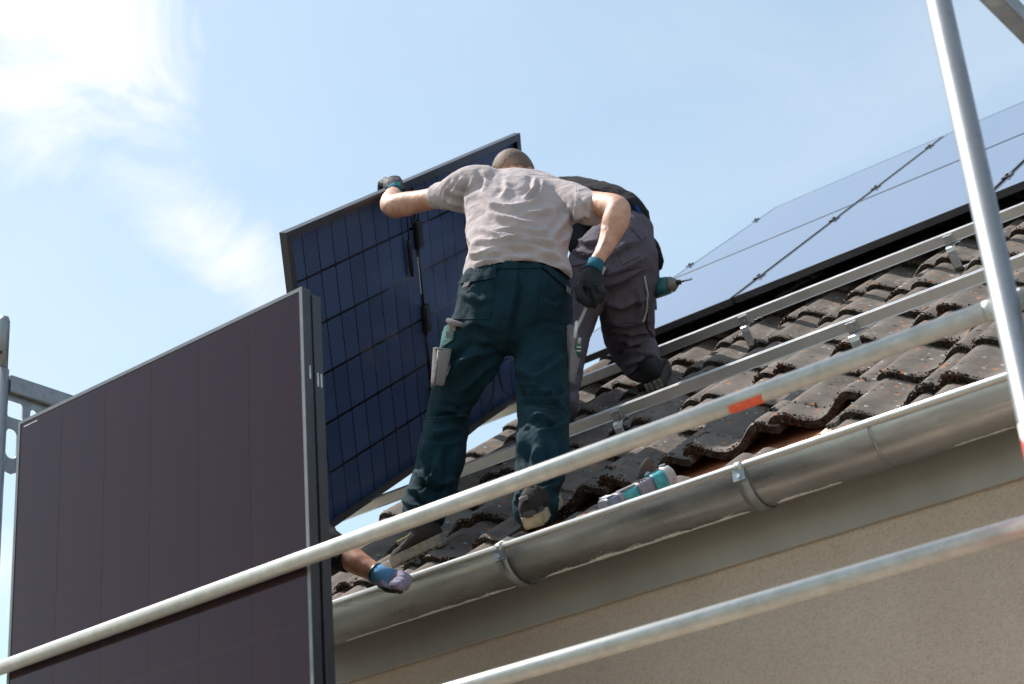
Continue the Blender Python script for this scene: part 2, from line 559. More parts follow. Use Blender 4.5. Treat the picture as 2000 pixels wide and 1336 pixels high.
def tile_mesh(seed):
    r = random.Random(seed)
    nv = 7
    ys = [0.0, 0.006, 0.02, 0.12, 0.24, 0.34, TL_]
    verts, faces = [], []
    n = len(PROF_U)
    droop = [-0.005, -0.0012, 0, 0, 0, 0, 0]
    for j in range(nv):
        for i in range(n):
            w = mnoise.noise(Vector((PROF_U[i] * 3 + seed * 7.3, ys[j] * 7, seed))) * 0.0016
            yy = ys[j] + (mnoise.noise(Vector((PROF_U[i] * 9 + seed * 3.1, 0.5, seed))) * 0.003 if j < 3 else 0)
            verts.append((PROF_U[i] * TC, yy, PROF_H[i] + droop[j] + w))
    top = len(verts)
    for j in (0, nv - 1):
        for i in range(n):
            t = TH * (1 if 0 < i < n - 1 else 0.7)
            x, y, z = verts[j * n + i]
            verts.append((x, y + (0.003 if j == 0 else 0), z - t))
    for j in range(nv - 1):
        for i in range(n - 1):
            faces.append((j * n + i, j * n + i + 1, (j + 1) * n + i + 1, (j + 1) * n + i))
    for i in range(n - 1):
        faces.append((top + i, top + i + 1, i + 1, i))                       # nose
        faces.append((top + n + i, top + n + i + 1, top + i + 1, top + i))     # underside
    for i in (0, n - 1):                                                      # side edges
        faces.append(tuple(j * n + i for j in range(nv)) + (top + n + i, top + i))
    me = bpy.data.meshes.new('roof_tile')
    me.from_pydata(verts, [], faces)
    bm = bmesh.new(); bm.from_mesh(me); bmesh.ops.recalc_face_normals(bm, faces=bm.faces)
    for f in bm.faces: f.smooth = True
    for e in bm.edges:
        if len(e.link_faces) == 2 and e.calc_face_angle(0) > 0.75: e.smooth = False
    bm.to_mesh(me); bm.free()
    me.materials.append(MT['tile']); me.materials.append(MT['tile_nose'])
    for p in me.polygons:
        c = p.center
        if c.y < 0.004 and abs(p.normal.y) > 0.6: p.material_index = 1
    return me


TILE_MESHES = [tile_mesh(s) for s in range(6)]
TILE_CREST = -0.115
TILT = math.atan2(0.024, TG)
NOSES = []          # (origin, tile axes) for the moss


def roof_matrix(x, v, n, tilt=0.0, yaw=0.0):
    X = XV; V = VV * math.cos(tilt) - NV * math.sin(tilt); Nn = NV * math.cos(tilt) + VV * math.sin(tilt)
    if yaw:
        X, V = X * math.cos(yaw) + V * math.sin(yaw), V * math.cos(yaw) - X * math.sin(yaw)
    p = RP(x, v, n)
    m = Matrix.Identity(4)
    for i in range(3):
        m[i][0], m[i][1], m[i][2], m[i][3] = X[i], V[i], Nn[i], p[i]
    return m


ROWS = [-2.64 + TG * k for k in range(0, 11)]
rt_ = random.Random(3)
SHIFTED = {0: 0.18, 1: 0.19, 2: 0.21, 3: 0.22}      # second course pushed up the slope over these columns
for r, v in enumerate(ROWS):
    for k in range(-4, 12):
        x = 0.05 + TC * k
        dv = dn = yaw = 0.0
        tl = TILT
        if r == 1 and k in SHIFTED:
            dv = SHIFTED[k]; dn = 0.010
        if r == 0 and k in SHIFTED:
            dn = -0.012
        jit = (rt_.uniform(-0.003, 0.003), rt_.uniform(-0.009, 0.009), rt_.uniform(-0.002, 0.002), rt_.uniform(-0.012, 0.012))
        m = roof_matrix(x + jit[0], v + dv + jit[1], TILE_CREST + dn + jit[2], tl + rt_.uniform(-0.006, 0.006), yaw + jit[3])
        o = link('roof_tile', TILE_MESHES[rt_.randrange(6)], None, roof, m)
        NOSES.append((m, r, k, v + dv))
# field of tiles further up the slope, under and above the panels
far = MB()
for v in [ROWS[-1] + TG * (i + 1) for i in range(10)]:
    for k in range(-4, 17):
        m = np.array(roof_matrix(0.05 + TC * k, v, TILE_CREST, TILT))
        p = [np.array([u * TC, yy, h]) for yy in (0, 0.36) for u, h in zip(PROF_U[::2], PROF_H[::2])]
        p = [m[:3, :3] @ q + m[:3, 3] for q in p]
        n = len(PROF_U[::2])
        far.add(p, [(i, i + 1, n + i + 1, n + i) for i in range(n - 1)], True)
fo = far.build('upper_tile_field', MT['tile'], roof); fo['kind'] = 'stuff'

# fresh pale cut patches on the upper ends of the cut eave tiles
for k, (u, y0, y1) in {0: (0.12, 0.27, 0.36), 1: (0.78, 0.24, 0.34), 2: (0.12, 0.26, 0.35), 3: (0.78, 0.30, 0.36), -1: (0.78, 0.29, 0.37)}.items():
    m = np.array(roof_matrix(0.05 + TC * k, ROWS[0], TILE_CREST - 0.012 + 0.002, TILT))
    rr = random.Random(k + 50)
    pts = []
    us = np.linspace(u - 0.12, u + 0.12, 9)
    cm = MB()
    vs = []
    for jj, yy in enumerate(np.linspace(y0, y1, 4)):
        for i, q in enumerate(us):
            h = float(np.interp(q, PROF_U, PROF_H)) + 0.0022 - 0.0045 * abs((i - 4) / 4) ** 3
            e = rr.uniform(-0.008, 0.008) if jj in (0, 3) else 0
            vs.append(m[:3, :3] @ np.array([q * TC, yy + e - 0.02 * abs((i - 4) / 4) ** 2, h]) + m[:3, 3])
    cm.add(vs, [(j * 9 + i, j * 9 + i + 1, (j + 1) * 9 + i + 1, (j + 1) * 9 + i) for j in range(3) for i in range(8)], True)
    cm.build('cut_patch', MT['cut'], roof)


# side-lap ribs of the tile right of the gap, laid bare
for q in range(3):
    MB().box(RP(1.228 + 0.011 * q, -2.20, TILE_CREST - 0.030), (XV, VV * math.cos(TILT) - NV * math.sin(TILT), NV * math.cos(TILT) + VV * math.sin(TILT)), (0.0035, 0.14, 0.007)).build('side_lap_rib', MT['tile'], roof, 0.0015, 1)
# --- moss on the lower edges of the tiles
def build_moss():
    iv = np.array([(1, 0, 0), (-1, 0, 0), (0, 1, 0), (0, -1, 0), (0, 0, 1), (0, 0, -1)], float)
    iff = np.array([(0, 2, 4), (2, 1, 4), (1, 3, 4), (3, 0, 4), (2, 0, 5), (1, 2, 5), (3, 1, 5), (0, 3, 5)])
    V, F, C = [], [], []
    r = np.random.default_rng(11)
    base = 0
    for (m, row, k, v) in NOSES:
        if row > 8 or k > 9: continue
        m = np.array(m)
        heavy = r.uniform(0.25, 1.0)
        dens = int((1250 if row < 5 else 700) * heavy)
        red = r.uniform(0.0, 1.0)
        ph = r.uniform(0, 10)
        for _ in range(dens):
            u = r.uniform(0.0, 1.0)
            clump = 0.5 + 0.5 * math.sin(u * 11 + ph) * math.sin(u * 5.3 + ph * 2)
            if r.uniform() > 0.07 + 0.93 * clump ** 1.6: continue
            h = float(np.interp(u, PROF_U, PROF_H))
            ontop = r.uniform() < 0.16
            if ontop:
                y = abs(r.normal(0, 0.002 + 0.006 * clump)); z = h + r.uniform(-0.001, 0.004) * clump
                if h < -0.03: y *= 2
            else:
                y = -0.001 - abs(r.normal(0, 0.0045)) * (0.3 + clump); z = h - r.uniform(-0.003, TH + 0.003)
            s = r.uniform(0.0014, 0.0036) * (0.7 + 0.6 * clump)
            Q = np.linalg.qr(r.normal(size=(3, 3)))[0]
            sc = (iv * np.array([1.0, 0.7, r.uniform(0.8, 1.9)])) @ Q * (1 + r.uniform(-0.35, 0.35, (len(iv), 1))) * s * np.array([1.1, 1.0, r.uniform(0.7, 1.3)])
            p = sc + np.array([u * TC, y, z])
            V.append(p @ m[:3, :3].T + m[:3, 3]); F.append(iff + base); base += len(iv)
            rusty = (clump > 0.55 and red > 0.4 and r.uniform() < 0.75)
            c = (0.062, 0.031, 0.018) if rusty else ((0.034, 0.027, 0.021) if r.uniform() < 0.8 else (0.12, 0.108, 0.095))
            C.append(np.tile(np.array(c) * r.uniform(0.6, 1.4), (len(iv), 1)))
        # grit and pads lying in the joints
        for _ in range(int(26 * heavy)):
            u = r.choice([0.0, 0.99]) + r.normal(0, 0.03); y = r.uniform(0.0, 0.3)
            h = float(np.interp(u, PROF_U, PROF_H)); s = r.uniform(0.0012, 0.0036)
            p = iv * s * (1 + r.uniform(-0.3, 0.3, (len(iv), 1))) + np.array([u * TC, y, h + 0.001])
            V.append(p @ m[:3, :3].T + m[:3, 3]); F.append(iff + base); base += len(iv)
            c = (0.028, 0.022, 0.018) if r.uniform() < 0.7 else (0.34, 0.33, 0.31)
            C.append(np.tile(np.array(c) * r.uniform(0.6, 1.4), (len(iv), 1)))
    V = np.concatenate(V); F = np.concatenate(F); C = np.concatenate(C)
    me = bpy.data.meshes.new('moss')
    me.from_pydata(V.tolist(), [], F.tolist())
    at = me.color_attributes.new('moss_colour', 'FLOAT_COLOR', 'POINT')
    at.data.foreach_set('color', np.concatenate([C, np.ones((len(C), 1))], 1).astype(np.float32).ravel())
    m, nt, b = new_mat('moss_and_lichen')
    a = nt.nodes.new('ShaderNodeAttribute'); a.attribute_name = 'moss_colour'
    nt.links.new(a.outputs['Color'], b.inputs['Base Color'])
    b.inputs['Roughness'].default_value = 1.0; b.inputs['Specular IOR Level'].default_value = 0.05
    o = link('moss', me, m, roof)
    o['kind'] = 'stuff'


build_moss()

# --- gutter
GY, GZ, GR = 3.684, z_(1.543), 0.084
gx0, gx1 = O[0] + ROOF_X0 - 0.1, wx1 + 0.1


def arc(r, a0, a1, n, cy=GY, cz=GZ):
    return [(cy + r * math.cos(a), cz + r * math.sin(a)) for a in np.linspace(a0, a1, n)]


def gutter_piece(x0, x1, r, t):
    outer = arc(r, math.pi, 2 * math.pi, 25)
    inner = arc(r - t, math.pi, 2 * math.pi, 25)[::-1]
    pts = outer + inner
    mb = MB()
    rings = [[np.array([x, y, z]) for (y, z) in pts] for x in (x0, x1)]
    mb.rings(rings, True, True)
    return mb


g = gutter_piece(gx0, gx1, GR, 0.0025).build('gutter', MT['zinc'], house)
for p in g.data.polygons: p.use_smooth = True
tube = MB().tube([(gx0, GY - GR - 0.002, GZ + 0.002), (gx1, GY - GR - 0.002, GZ + 0.002)], 0.0100, 16)
tube.build('gutter_bead', MT['zinc_bead'], g)
for bx in (-2.79, -2.025, -1.26, -0.49, 0.28, 1.05, -3.555, -4.3):
    st = MB()
    ou = arc(GR + 0.0045, math.pi * 1.02, 2 * math.pi, 22); inn = arc(GR + 0.0008, math.pi * 1.02, 2 * math.pi, 22)[::-1]
    st.rings([[np.array([bx + s, y, z]) for (y, z) in ou + inn] for s in (-0.017, 0.017)], True, True)
    st.box((bx, GY - GR - 0.006, GZ - 0.012), np.eye(3), (0.017, 0.0035, 0.024))
    s_ = st.build('gutter_bracket', MT['galv'], g)
    rv = MB(); rv.tube([(bx, GY - GR - 0.009, GZ - 0.024), (bx, GY - GR - 0.0125, GZ - 0.024)], 0.0055, 10)
    rv.build('rivet', MT['hook'], s_)
    cl = MB().tube([(bx - 0.008, GY - GR - 0.002, GZ + 0.002), (bx + 0.012, GY - GR - 0.002, GZ + 0.002)], 0.0128, 16)
    cl.build('bracket_tab', MT['zinc_bead'], s_)
# soldered joint with a smear
sm = MB(); sm.rings([[np.array([-1.665 + s, y, z]) for (y, z) in arc(GR + 0.0009, math.pi, 1.93 * math.pi, 20) + arc(GR + 0.0003, math.pi, 1.93 * math.pi, 20)[::-1]] for s in (-0.004, 0.004)], True, True)
sm.build('solder_joint', MT['zinc'], g)


# white zinc bloom along the underside of the gutter
def zinc_bloom():
    m = plain('zinc_oxide_bloom', (0.78, 0.78, 0.78), 0.9, 0, 0.15, 90)
    r = np.random.default_rng(5)
    V, F = [], []
    def smear(xa, xb, dens, w0, a_mid):
        for _ in range(int((xb - xa) * 9000 * dens)):
            x = r.uniform(xa, xb)
            t = (x - xa) / (xb - xa)
            thick = w0 * (0.35 + 0.65 * abs(mnoise.noise(Vector((x * 9.0, w0 * 50, 1.3)))) * 2) * math.sin(math.pi * t) ** 0.35
            aa = a_mid - abs(r.normal(0, 1)) * thick * 0.5 + r.normal(0, 0.006)
            s0 = r.uniform(0.0007, 0.0024)
            rr = GR + 0.0006
            b = len(V)
            q0 = r.uniform(0, 6.28)
            for k in range(5):
                q = q0 + k * 1.2566
                aa2 = aa + s0 * math.sin(q) * r.uniform(0.5, 1.0) / GR
                V.append((x + s0 * 1.6 * math.cos(q) * r.uniform(0.5, 1.0), GY + rr * math.cos(aa2), GZ + rr * math.sin(aa2)))
            F.append(tuple(range(b, b + 5)))
    A = math.radians(272)
    smear(-3.45, -2.80, 0.7, 0.20, A)
    smear(-2.71, -2.25, 1.1, 0.24, A)
    smear(-2.36, -2.06, 0.8, 0.17, A)
    smear(-1.98, -1.80, 0.7, 0.15, A)
    smear(-1.5, -1.35, 0.5, 0.12, A)
    me = bpy.data.meshes.new('zinc_bloom'); me.from_pydata(V, [], F)
    o = link('zinc_bloom', me, m, g); o['kind'] = 'stuff'


zinc_bloom()


# ------------------------------------------------------------------ solar panels
PL, PW, PT = 1.722, 1.134, 0.030


def mat_cell(name, dark, mid, stripes=True, coat=1.0, rough=0.35):
    m, nt, b = new_mat(name)
    oi = nt.nodes.new('ShaderNodeObjectInfo')
    f = noise_tex(nt, 5, 5, 0.6)
    col = mixc(nt, sstep(nt, f, 0.3, 0.7), dark, mid)
    col = mixc(nt, mth(nt, 'MULTIPLY', oi.outputs['Random'], 0.5 if stripes else 0.12), col, tuple(x * 1.5 for x in mid))
    if stripes:
        tc = nt.nodes.new('ShaderNodeTexCoord')
        sp = nt.nodes.new('ShaderNodeSeparateXYZ'); nt.links.new(tc.outputs['Object'], sp.inputs[0])
        w = mth(nt, 'PINGPONG', sp.outputs[1], 0.0052)
        line = sstep(nt, w, 0.0, 0.0025, 0.30, 0.0)
        col = mixc(nt, line, col, tuple(min(1, x * 3.2 + 0.012) for x in mid))
    nt.links.new(col, b.inputs['Base Color'])
    b.inputs['Roughness'].default_value = rough
    b.inputs['Coat Weight'].default_value = coat
    b.inputs['Coat Roughness'].default_value = 0.03
    b.inputs['Specular IOR Level'].default_value = 0.2
    return m


MT['cell_back'] = mat_cell('cell_rear', (0.030, 0.050, 0.112), (0.042, 0.068, 0.145), True, 0.1)
def mat_ar_glass(name, c):
    """dark cell laminate under anti-reflective glass: the coating tints the weak mirror image"""
    m, nt, b = new_mat(name)
    f = noise_tex(nt, 3.0, 5, 0.6)
    nt.links.new(mixc(nt, sstep(nt, f, 0.3, 0.7), tuple(x * 0.9 for x in c), tuple(x * 1.1 for x in c)), b.inputs['Base Color'])
    b.inputs['Roughness'].default_value = 0.10
    b.inputs['Specular IOR Level'].default_value = 0.53
    tint = mixc(nt, sstep(nt, noise_tex(nt, 2.2, 6, 0.65, dist=0.8), 0.32, 0.68), (0.78, 0.44, 0.58), (0.98, 0.49, 0.47))
    tint = mixc(nt, sstep(nt, noise_tex(nt, 16, 7, 0.7, stretch=(1, 1, 0.35)), 0.5, 0.85, 0, 0.35), tint, (1.0, 0.66, 0.60))
    nt.links.new(tint, b.inputs['Specular Tint'])
    bump(nt, b, noise_tex(nt, 9, 5, 0.6), 0.03, 0.004)
    return m


MT['cell_front'] = mat_ar_glass('cell_front', (0.0105, 0.0065, 0.0080))
MT['cell_roof'] = mat_cell('cell_roof', (0.006, 0.006, 0.009), (0.008, 0.008, 0.012), False, 1.0, 0.4)
MT['laminate_back'] = plain('laminate_rear', (0.003, 0.004, 0.008), 0.3, 0, 0.05, 5, 0.5, coat=0.4)
MT['laminate_front'] = mat_ar_glass('laminate_front', (0.016, 0.011, 0.013))


def glassy(name, c):
    m, nt, b = new_mat(name)
    b.inputs['Base Color'].default_value = (*c, 1)
    b.inputs['Roughness'].default_value = 0.035
    b.inputs['IOR'].default_value = 1.6
    f = noise_tex(nt, 2.2, 3, 0.5)
    bump(nt, b, f, 0.02, 0.01)
    return m


MT['pv_glass'] = glassy('pv_glass', (0.16, 0.20, 0.30))
MT['pv_glass'].node_tree.nodes['Principled BSDF'].inputs['Metallic'].default_value = 0.22
CELL_MESH = {}


def cell_mesh(w, h, key, t=0.0004):
    if key in CELL_MESH: return CELL_MESH[key]
    c = 0.0035 if t > 0.0002 else 0.0008
    hw, hh = w / 2, h / 2
    poly = [(-hw + c, -hh), (hw - c, -hh), (hw, -hh + c), (hw, hh - c), (hw - c, hh), (-hw + c, hh), (-hw, hh - c), (-hw, -hh + c)]
    vs = [(x, y, t) for x, y in poly] + [(x, y, -t) for x, y in poly]
    fs = [tuple(range(8)), tuple(reversed(range(8, 16)))] + [(i, i + 8, (i + 1) % 8 + 8, (i + 1) % 8) for i in range(8)]
    me = bpy.data.meshes.new('cell'); me.from_pydata(vs, [], fs)
    CELL_MESH[key] = me
    return me


def panel(root, P, l, w, f, cells=None, cell_mat=None, laminate=None, front_glass=True, flange=True):
    """P corner on the mid plane; l unit along the long side, w unit along the short side, f unit towards the glass side."""
    P = np.asarray(P, float)
    ax = (l, w, f)
    edge = 0.011
    for c, half in (((PL / 2, edge / 2), (PL / 2, edge / 2)), ((PL / 2, PW - edge / 2), (PL / 2, edge / 2)),
                    ((edge / 2, PW / 2), (edge / 2, PW / 2 - edge - 0.0002)), ((PL - edge / 2, PW / 2), (edge / 2, PW / 2 - edge - 0.0002))):
        mb = MB().box(P + l * c[0] + w * c[1], ax, (half[0], half[1], PT / 2))
        fr = mb.build('frame_bar', MT['frame'], root, 0.0008, 1)
        # inner flange at the back of the frame
        if flange:
            long_ = half[0] > half[1]
            sgn = 1 if (c[1] < PW / 2 if long_ else c[0] < PL / 2) else -1
            fb = MB()
            if long_:
                fb.box(P + l * c[0] + w * (c[1] + sgn * (edge / 2 + 0.0095)) - f * (PT / 2 - 0.0015), ax, (half[0] - 0.013, 0.0095, 0.001))
            else:
                fb.box(P + l * (c[0] + sgn * (edge / 2 + 0.0095)) + w * c[1] - f * (PT / 2 - 0.0015), ax, (0.0095, half[1] - 0.02, 0.001))
            fb.build('flange', MT['frame'], fr)
    lam = MB().box(P + l * PL / 2 + w * PW / 2 + f * (PT / 2 - 0.0042), ax, (PL / 2 - edge + 0.0005, PW / 2 - edge + 0.0005, 0.003))
    lam = lam.build('laminate', laminate, root)
    if cells:
        side, me = cells
        cw, ch = 0.0925, 0.182          # half cell: along l, along w
        midgap = 0.012
        x0 = (PL - (18 * (cw - 0.0003) + midgap)) / 2; y0 = (PW - 6 * ch - 5 * 0.0035) / 2
        z = (PT / 2 - 0.0042) + side * 0.0032
        for i in range(18):
            for j in range(6):
                c = P + l * (x0 + (cw - 0.0003) * (i + 0.5) + (midgap if i > 8 else 0)) + w * (y0 + (ch + 0.0035) * j + ch / 2) + f * z
                m = Matrix.Identity(4)
                for q in range(3):
                    m[q][0], m[q][1], m[q][2], m[q][3] = l[q], w[q], f[q], c[q]
                link('cell', me, cell_mat, lam, m)
    return lam


# installed array: two rows, long side up the slope
GAP = 0.020
k_ = 0
COLN = {-1: 'leftmost', 0: 'second', 1: 'third', 2: 'rightmost'}
for col in (-1, 0, 1, 2):
    for row in (0, 1):
        x = col * (PW + GAP) + GAP / 2; v = row * (PL + GAP)
        Pp = RP(x, v, -PT / 2)
        rw = 'lower' if row == 0 else 'upper'
        lab = {-1: 'installed solar panel at the left end of the %s row on the roof',
               0: 'second installed solar panel from the left in the %s row',
               1: 'third installed solar panel from the left, %s row, behind the scaffold post',
               2: 'installed solar panel at the right end of the %s row on the roof'}[col] % rw
        root = empty('solar_panel', RP(x, v, -PT), lab, 'solar panel', 'solar panels mounted on the roof')
        panel(root, Pp, VV, XV, NV, None, None, MT['pv_glass'], flange=False)
        # clamps on the seam to the left of this panel
        for cv in (0.335, 1.385):
            cb = MB()
            cx = x - GAP / 2 if col > -1 else x - 0.007
            cb.box(RP(cx, v + cv, 0.0035), (XV, VV, NV), (0.019 if col > -1 else 0.013, 0.033, 0.0025))
            cb.tube([RP(cx, v + cv, 0.006), RP(cx, v + cv, 0.013)], 0.0075, 10)
            cb.build('clamp', MT['clamp'], root, 0.0012, 1)
        # pale cap strip in the gap between the two rows
# mounting rails along the eave direction
def rail(x0, x1, v, label, name='mounting_rail'):
    """hollow aluminium section 40 x 38 mm, open slot on top"""
    a, b = RP(x0, v, -PT - 0.001), RP(x1, v, -PT - 0.001)
    prof = [(-0.020, 0), (-0.006, 0), (-0.006, -0.010), (0.006, -0.010), (0.006, 0), (0.020, 0), (0.020, -0.036), (0.0215, -0.0365), (0.0215, -0.039), (-0.0215, -0.039), (-0.0215, -0.0365), (-0.020, -0.036)]
    mb = MB().prism([a + VV * p + NV * q for p, q in prof], b - a)
    o = mb.build(name, MT['alu'], None, 0.0007, 1)
    tag(o, label, 'mounting rail', 'aluminium mounting rails on the roof')
    return o


rail(-1.30, 5.2, -1.415, 'bare aluminium rail nearer the gutter, running across the mossy tiles')
rail(-1.30, 5.2, -0.340, 'bare aluminium rail just below the installed panels')


def hook(x, v, label):
    root = empty('roof_hook', RP(x, v, -0.16), label, 'roof hook', 'steel roof hooks carrying the rails')
    fr = -0.0215
    top = -PT - 0.041
    # clamp plate on the downslope face of the rail
    mb = MB()
    mb.box(RP(x, v + fr - 0.0035, -PT - 0.024), (XV, VV, NV), (0.019, 0.003, 0.017))
    mb.box(RP(x - 0.011, v + fr - 0.008, -PT - 0.010), (XV, VV, NV), (0.0065, 0.006, 0.0035))
    mb.box(RP(x + 0.008, v + fr - 0.008, -PT - 0.010), (XV, VV, NV), (0.0065, 0.006, 0.0035))
    cp = mb.build('clamp_plate', MT['hook'], root, 0.0012, 1)
    MB().tube([RP(x, v + fr - 0.006, -PT - 0.027), RP(x, v + fr - 0.013, -PT - 0.027)], 0.0058, 8).build('bolt', MT['hook'], cp)
    # hook: flat steel 30 x 6, under the rail, then down the front to the tile
    pts = [(0.012, top - 0.004), (-0.034, top - 0.004), (-0.046, top - 0.010), (-0.052, top - 0.024), (-0.056, top - 0.085), (-0.046, top - 0.098), (0.05, top - 0.105)]
    rings = []
    for i, (dv, n) in enumerate(pts):
        p0 = np.array(pts[max(i - 1, 0)]); p1 = np.array(pts[min(i + 1, len(pts) - 1)])
        t = (p1 - p0) / np.linalg.norm(p1 - p0); nn = np.array([-t[1], t[0]])
        c = np.array([dv, n]) ; w_ = 0.0165 if i > 2 else 0.019
        rings.append([RP(x + sx * w_, v + c[0] + nn[0] * sn * 0.003, c[1] + nn[1] * sn * 0.003) for sx, sn in ((-1, -1), (1, -1), (1, 1), (-1, 1))])
    MB().rings(rings, True, False).build('hook_arm', MT['hook'], root, 0.001, 1)
    bb = MB()
    bb.tube([RP(x, v - 0.057, top - 0.048), RP(x, v - 0.062, top - 0.048)], 0.006, 10)
    bb.build('screw', MT['hook'], root)
    MB().box(RP(x + 0.024, v - 0.006, top - 0.002), (XV, VV, NV), (0.012, 0.018, 0.002)).build('side_tab', MT['hook'], root, 0.0008, 1)


hook(0.185, -0.34, 'roof hook on the upper rail nearest the crouching worker')
hook(1.07, -0.34, 'roof hook on the upper rail just left of the scaffold post')
hook(0.115, -1.415, 'roof hook on the lower rail beside the right leg of the teal trousers')
hook(1.035, -1.415, 'roof hook on the lower rail, right above the orange tape on the guardrail')
hook(1.97, -0.34, 'roof hook on the upper rail right of the scaffold post')
hook(1.935, -1.415, 'roof hook on the lower rail right of the scaffold post')

# panel being tilted into place, seen from behind
TLT = math.radians(24.1)
hl = VV * math.cos(math.radians(0.8)) + XV * math.sin(math.radians(0.8))
he = NV * math.cos(TLT) + XV * math.sin(TLT); he = he - hl * (he @ hl); he /= np.linalg.norm(he)
hf = np.cross(hl, he)
if hf @ XV > 0: hf = -hf
HP = RP(-1.046, -1.767, -0.031)
held = empty('solar_panel', HP, 'solar panel seen from its blue cell back, tilted up by the workers', 'solar panel')
held_lam = panel(held, HP, hl, he, hf, (-1, cell_mesh(0.0862, 0.1752, 'half')), MT['cell_back'], MT['laminate_back'])


def hpt(a, b, c=0.0):
    """point on the held panel: a along long side 0..1, b from bottom 0..1, c metres out of the back face"""
    return HP + hl * PL * a + he * PW * b + hf * (PT / 2 - 0.0075 - c)


for b in (0.80, 0.50, 0.20):
    mb = MB().box(hpt(0.5, b, 0.010), (hl, he, hf), (0.021, 0.055, 0.010))
    jb = mb.build('junction_box', MT['black'], held, 0.004, 2)
    MB().box(hpt(0.5, b, 0.0215), (hl, he, hf), (0.015, 0.044, 0.0012)).build('box_lid', MT['black'], jb, 0.001, 1)
MB().box(hpt(0.5, 0.655, 0.001), (hl, he, hf), (0.010, 0.075, 0.0006)).build('type_label', MT['label'], held)
for b0, b1 in ((0.24, 0.46), (0.54, 0.76)):
    MB().tube([hpt(0.5, b0, 0.004), hpt(0.5, b1, 0.004)], 0.0035, 8).build('ribbon_cover', MT['black'], held)
cb = MB().tube([hpt(0.5 + dx, b, c) for dx, b, c in ((0, 0.845, 0.012), (0.006, 0.90, 0.02), (0.0, 0.945, 0.03), (-0.02, 0.95, 0.03), (-0.035, 0.90, 0.025), (-0.03, 0.85, 0.02), (-0.015, 0.86, 0.02), (-0.012, 0.93, 0.028), (-0.035, 0.96, 0.03), (-0.048, 0.90, 0.02), (-0.045, 0.83, 0.015), (-0.045, 0.79, 0.014))], 0.0032, 8)
cb.build('cable', MT['cable'], held)
MB().tube([hpt(0.455, 0.80, 0.014), hpt(0.455, 0.78, 0.014), hpt(0.456, 0.70, 0.013), hpt(0.456, 0.67, 0.013)], [0.006, 0.0095, 0.0095, 0.006], 10).build('connector', MT['black'], held)
MB().tube([hpt(0.5 + dx, b, c) for dx, b, c in ((0, 0.155, 0.012), (0.03, 0.06, 0.03), (0.09, 0.015, 0.05), (0.16, 0.03, 0.06), (0.22, 0.10, 0.06), (0.25, 0.20, 0.05), (0.255, 0.22, 0.05), (0.27, 0.10, 0.06), (0.34, 0.01, 0.07), (0.42, -0.015, 0.08))], 0.0035, 8).build('cable', MT['cable'], held)

# two panels standing on the scaffold deck, leaning against the guardrail
SY = 2.83
stand_specs = [(0.0, 0.0, 'dark solar panel standing upright, front glass to the camera, behind the guardrail', True),
               (0.0312, 0.012, 'second black solar panel standing right behind the front one, only its edge showing', False)]
for i, (dy, dz, lab, cells) in enumerate(stand_specs):
    lean = math.radians(0.35 * i)
    sl = np.array([0, math.sin(lean), math.cos(lean)])     # long side goes up
    sl = np.array([0, -math.sin(lean), math.cos(lean)])
    sw = np.array([1.0, 0, 0])
    sf = np.cross(sw, sl) ; sf = sf if sf[1] < 0 else -sf
    px0 = -2.753 - PW + 0.004 * i
    Pp = np.array([px0, SY + PT / 2 + dy + 0.0105 * i, z_(2.056) - PL - dz])
    root = empty('solar_panel', Pp, lab, 'solar panel')
    lam = panel(root, Pp, sl, sw, sf, (1, cell_mesh(0.0922, 0.1845, 'front', 0.0001)) if cells else None, MT['cell_front'], MT['laminate_front'])
    # drain slots in the frame side
    for zz in ((1.492,) if i == 0 else (1.489,)):
        for q in ((-0.004,) if i == 0 else (-0.006, 0.006)):
            MB().box(Pp + sl * zz + sw * (PW + 0.0004) + sf * q, (sl, sw, sf), (0.018, 0.0005, 0.0022)).build('drain_slot', MT['label'], root)
    # front edge of the black frame, its sunlit grey painted as a lighter strip
    if i == 0:
        for c, half in (((PL / 2, 0.005), (PL / 2, 0.005)), ((PL / 2, PW - 0.005), (PL / 2, 0.005)), ((PL - 0.005, PW / 2), (0.005, PW / 2 - 0.0102))):
            MB().box(Pp + sl * c[0] + sw * c[1] + sf * (PT / 2 + 0.0006), (sl, sw, sf), (half[0], half[1], 0.0005)).build('lit_front_edge', MT['frame_lit'], root)
        MB().box(Pp + sl * (PL - 0.022) + sw * 0.055 + sf * (PT / 2 + 0.0002 - 0.0006), (sl, sw, sf), (0.0016, 0.03, 0.0004)).build('serial_label', MT['label'], lam)

# ------------------------------------------------------------------ scaffold
DECK_Z = 2.0
PX_R, PX_L = -0.986, -4.081
PO_Y, PI_Y = 2.775, 3.47
TOP_Z = z_(2.197)


def gusset_curve(name, outline, holes, thick, matrix, mat, parent):
    cu = bpy.data.curves.new(name, 'CURVE'); cu.dimensions = '2D'; cu.fill_mode = 'BOTH'; cu.extrude = thick / 2
    for poly in [outline] + holes:
        sp = cu.splines.new('POLY'); sp.points.add(len(poly) - 1); sp.use_cyclic_u = True
        for q, (a, b) in zip(sp.points, poly): q.co = (a, b, 0, 1)
    tmp = bpy.data.objects.new('tmp_curve', cu); COL.objects.link(tmp)
    dg = bpy.context.evaluated_depsgraph_get()
    me = bpy.data.meshes.new_from_object(tmp.evaluated_get(dg))
    bpy.data.objects.remove(tmp); bpy.data.curves.remove(cu)
    me.name = name
    return link(name, me, mat, parent, matrix)


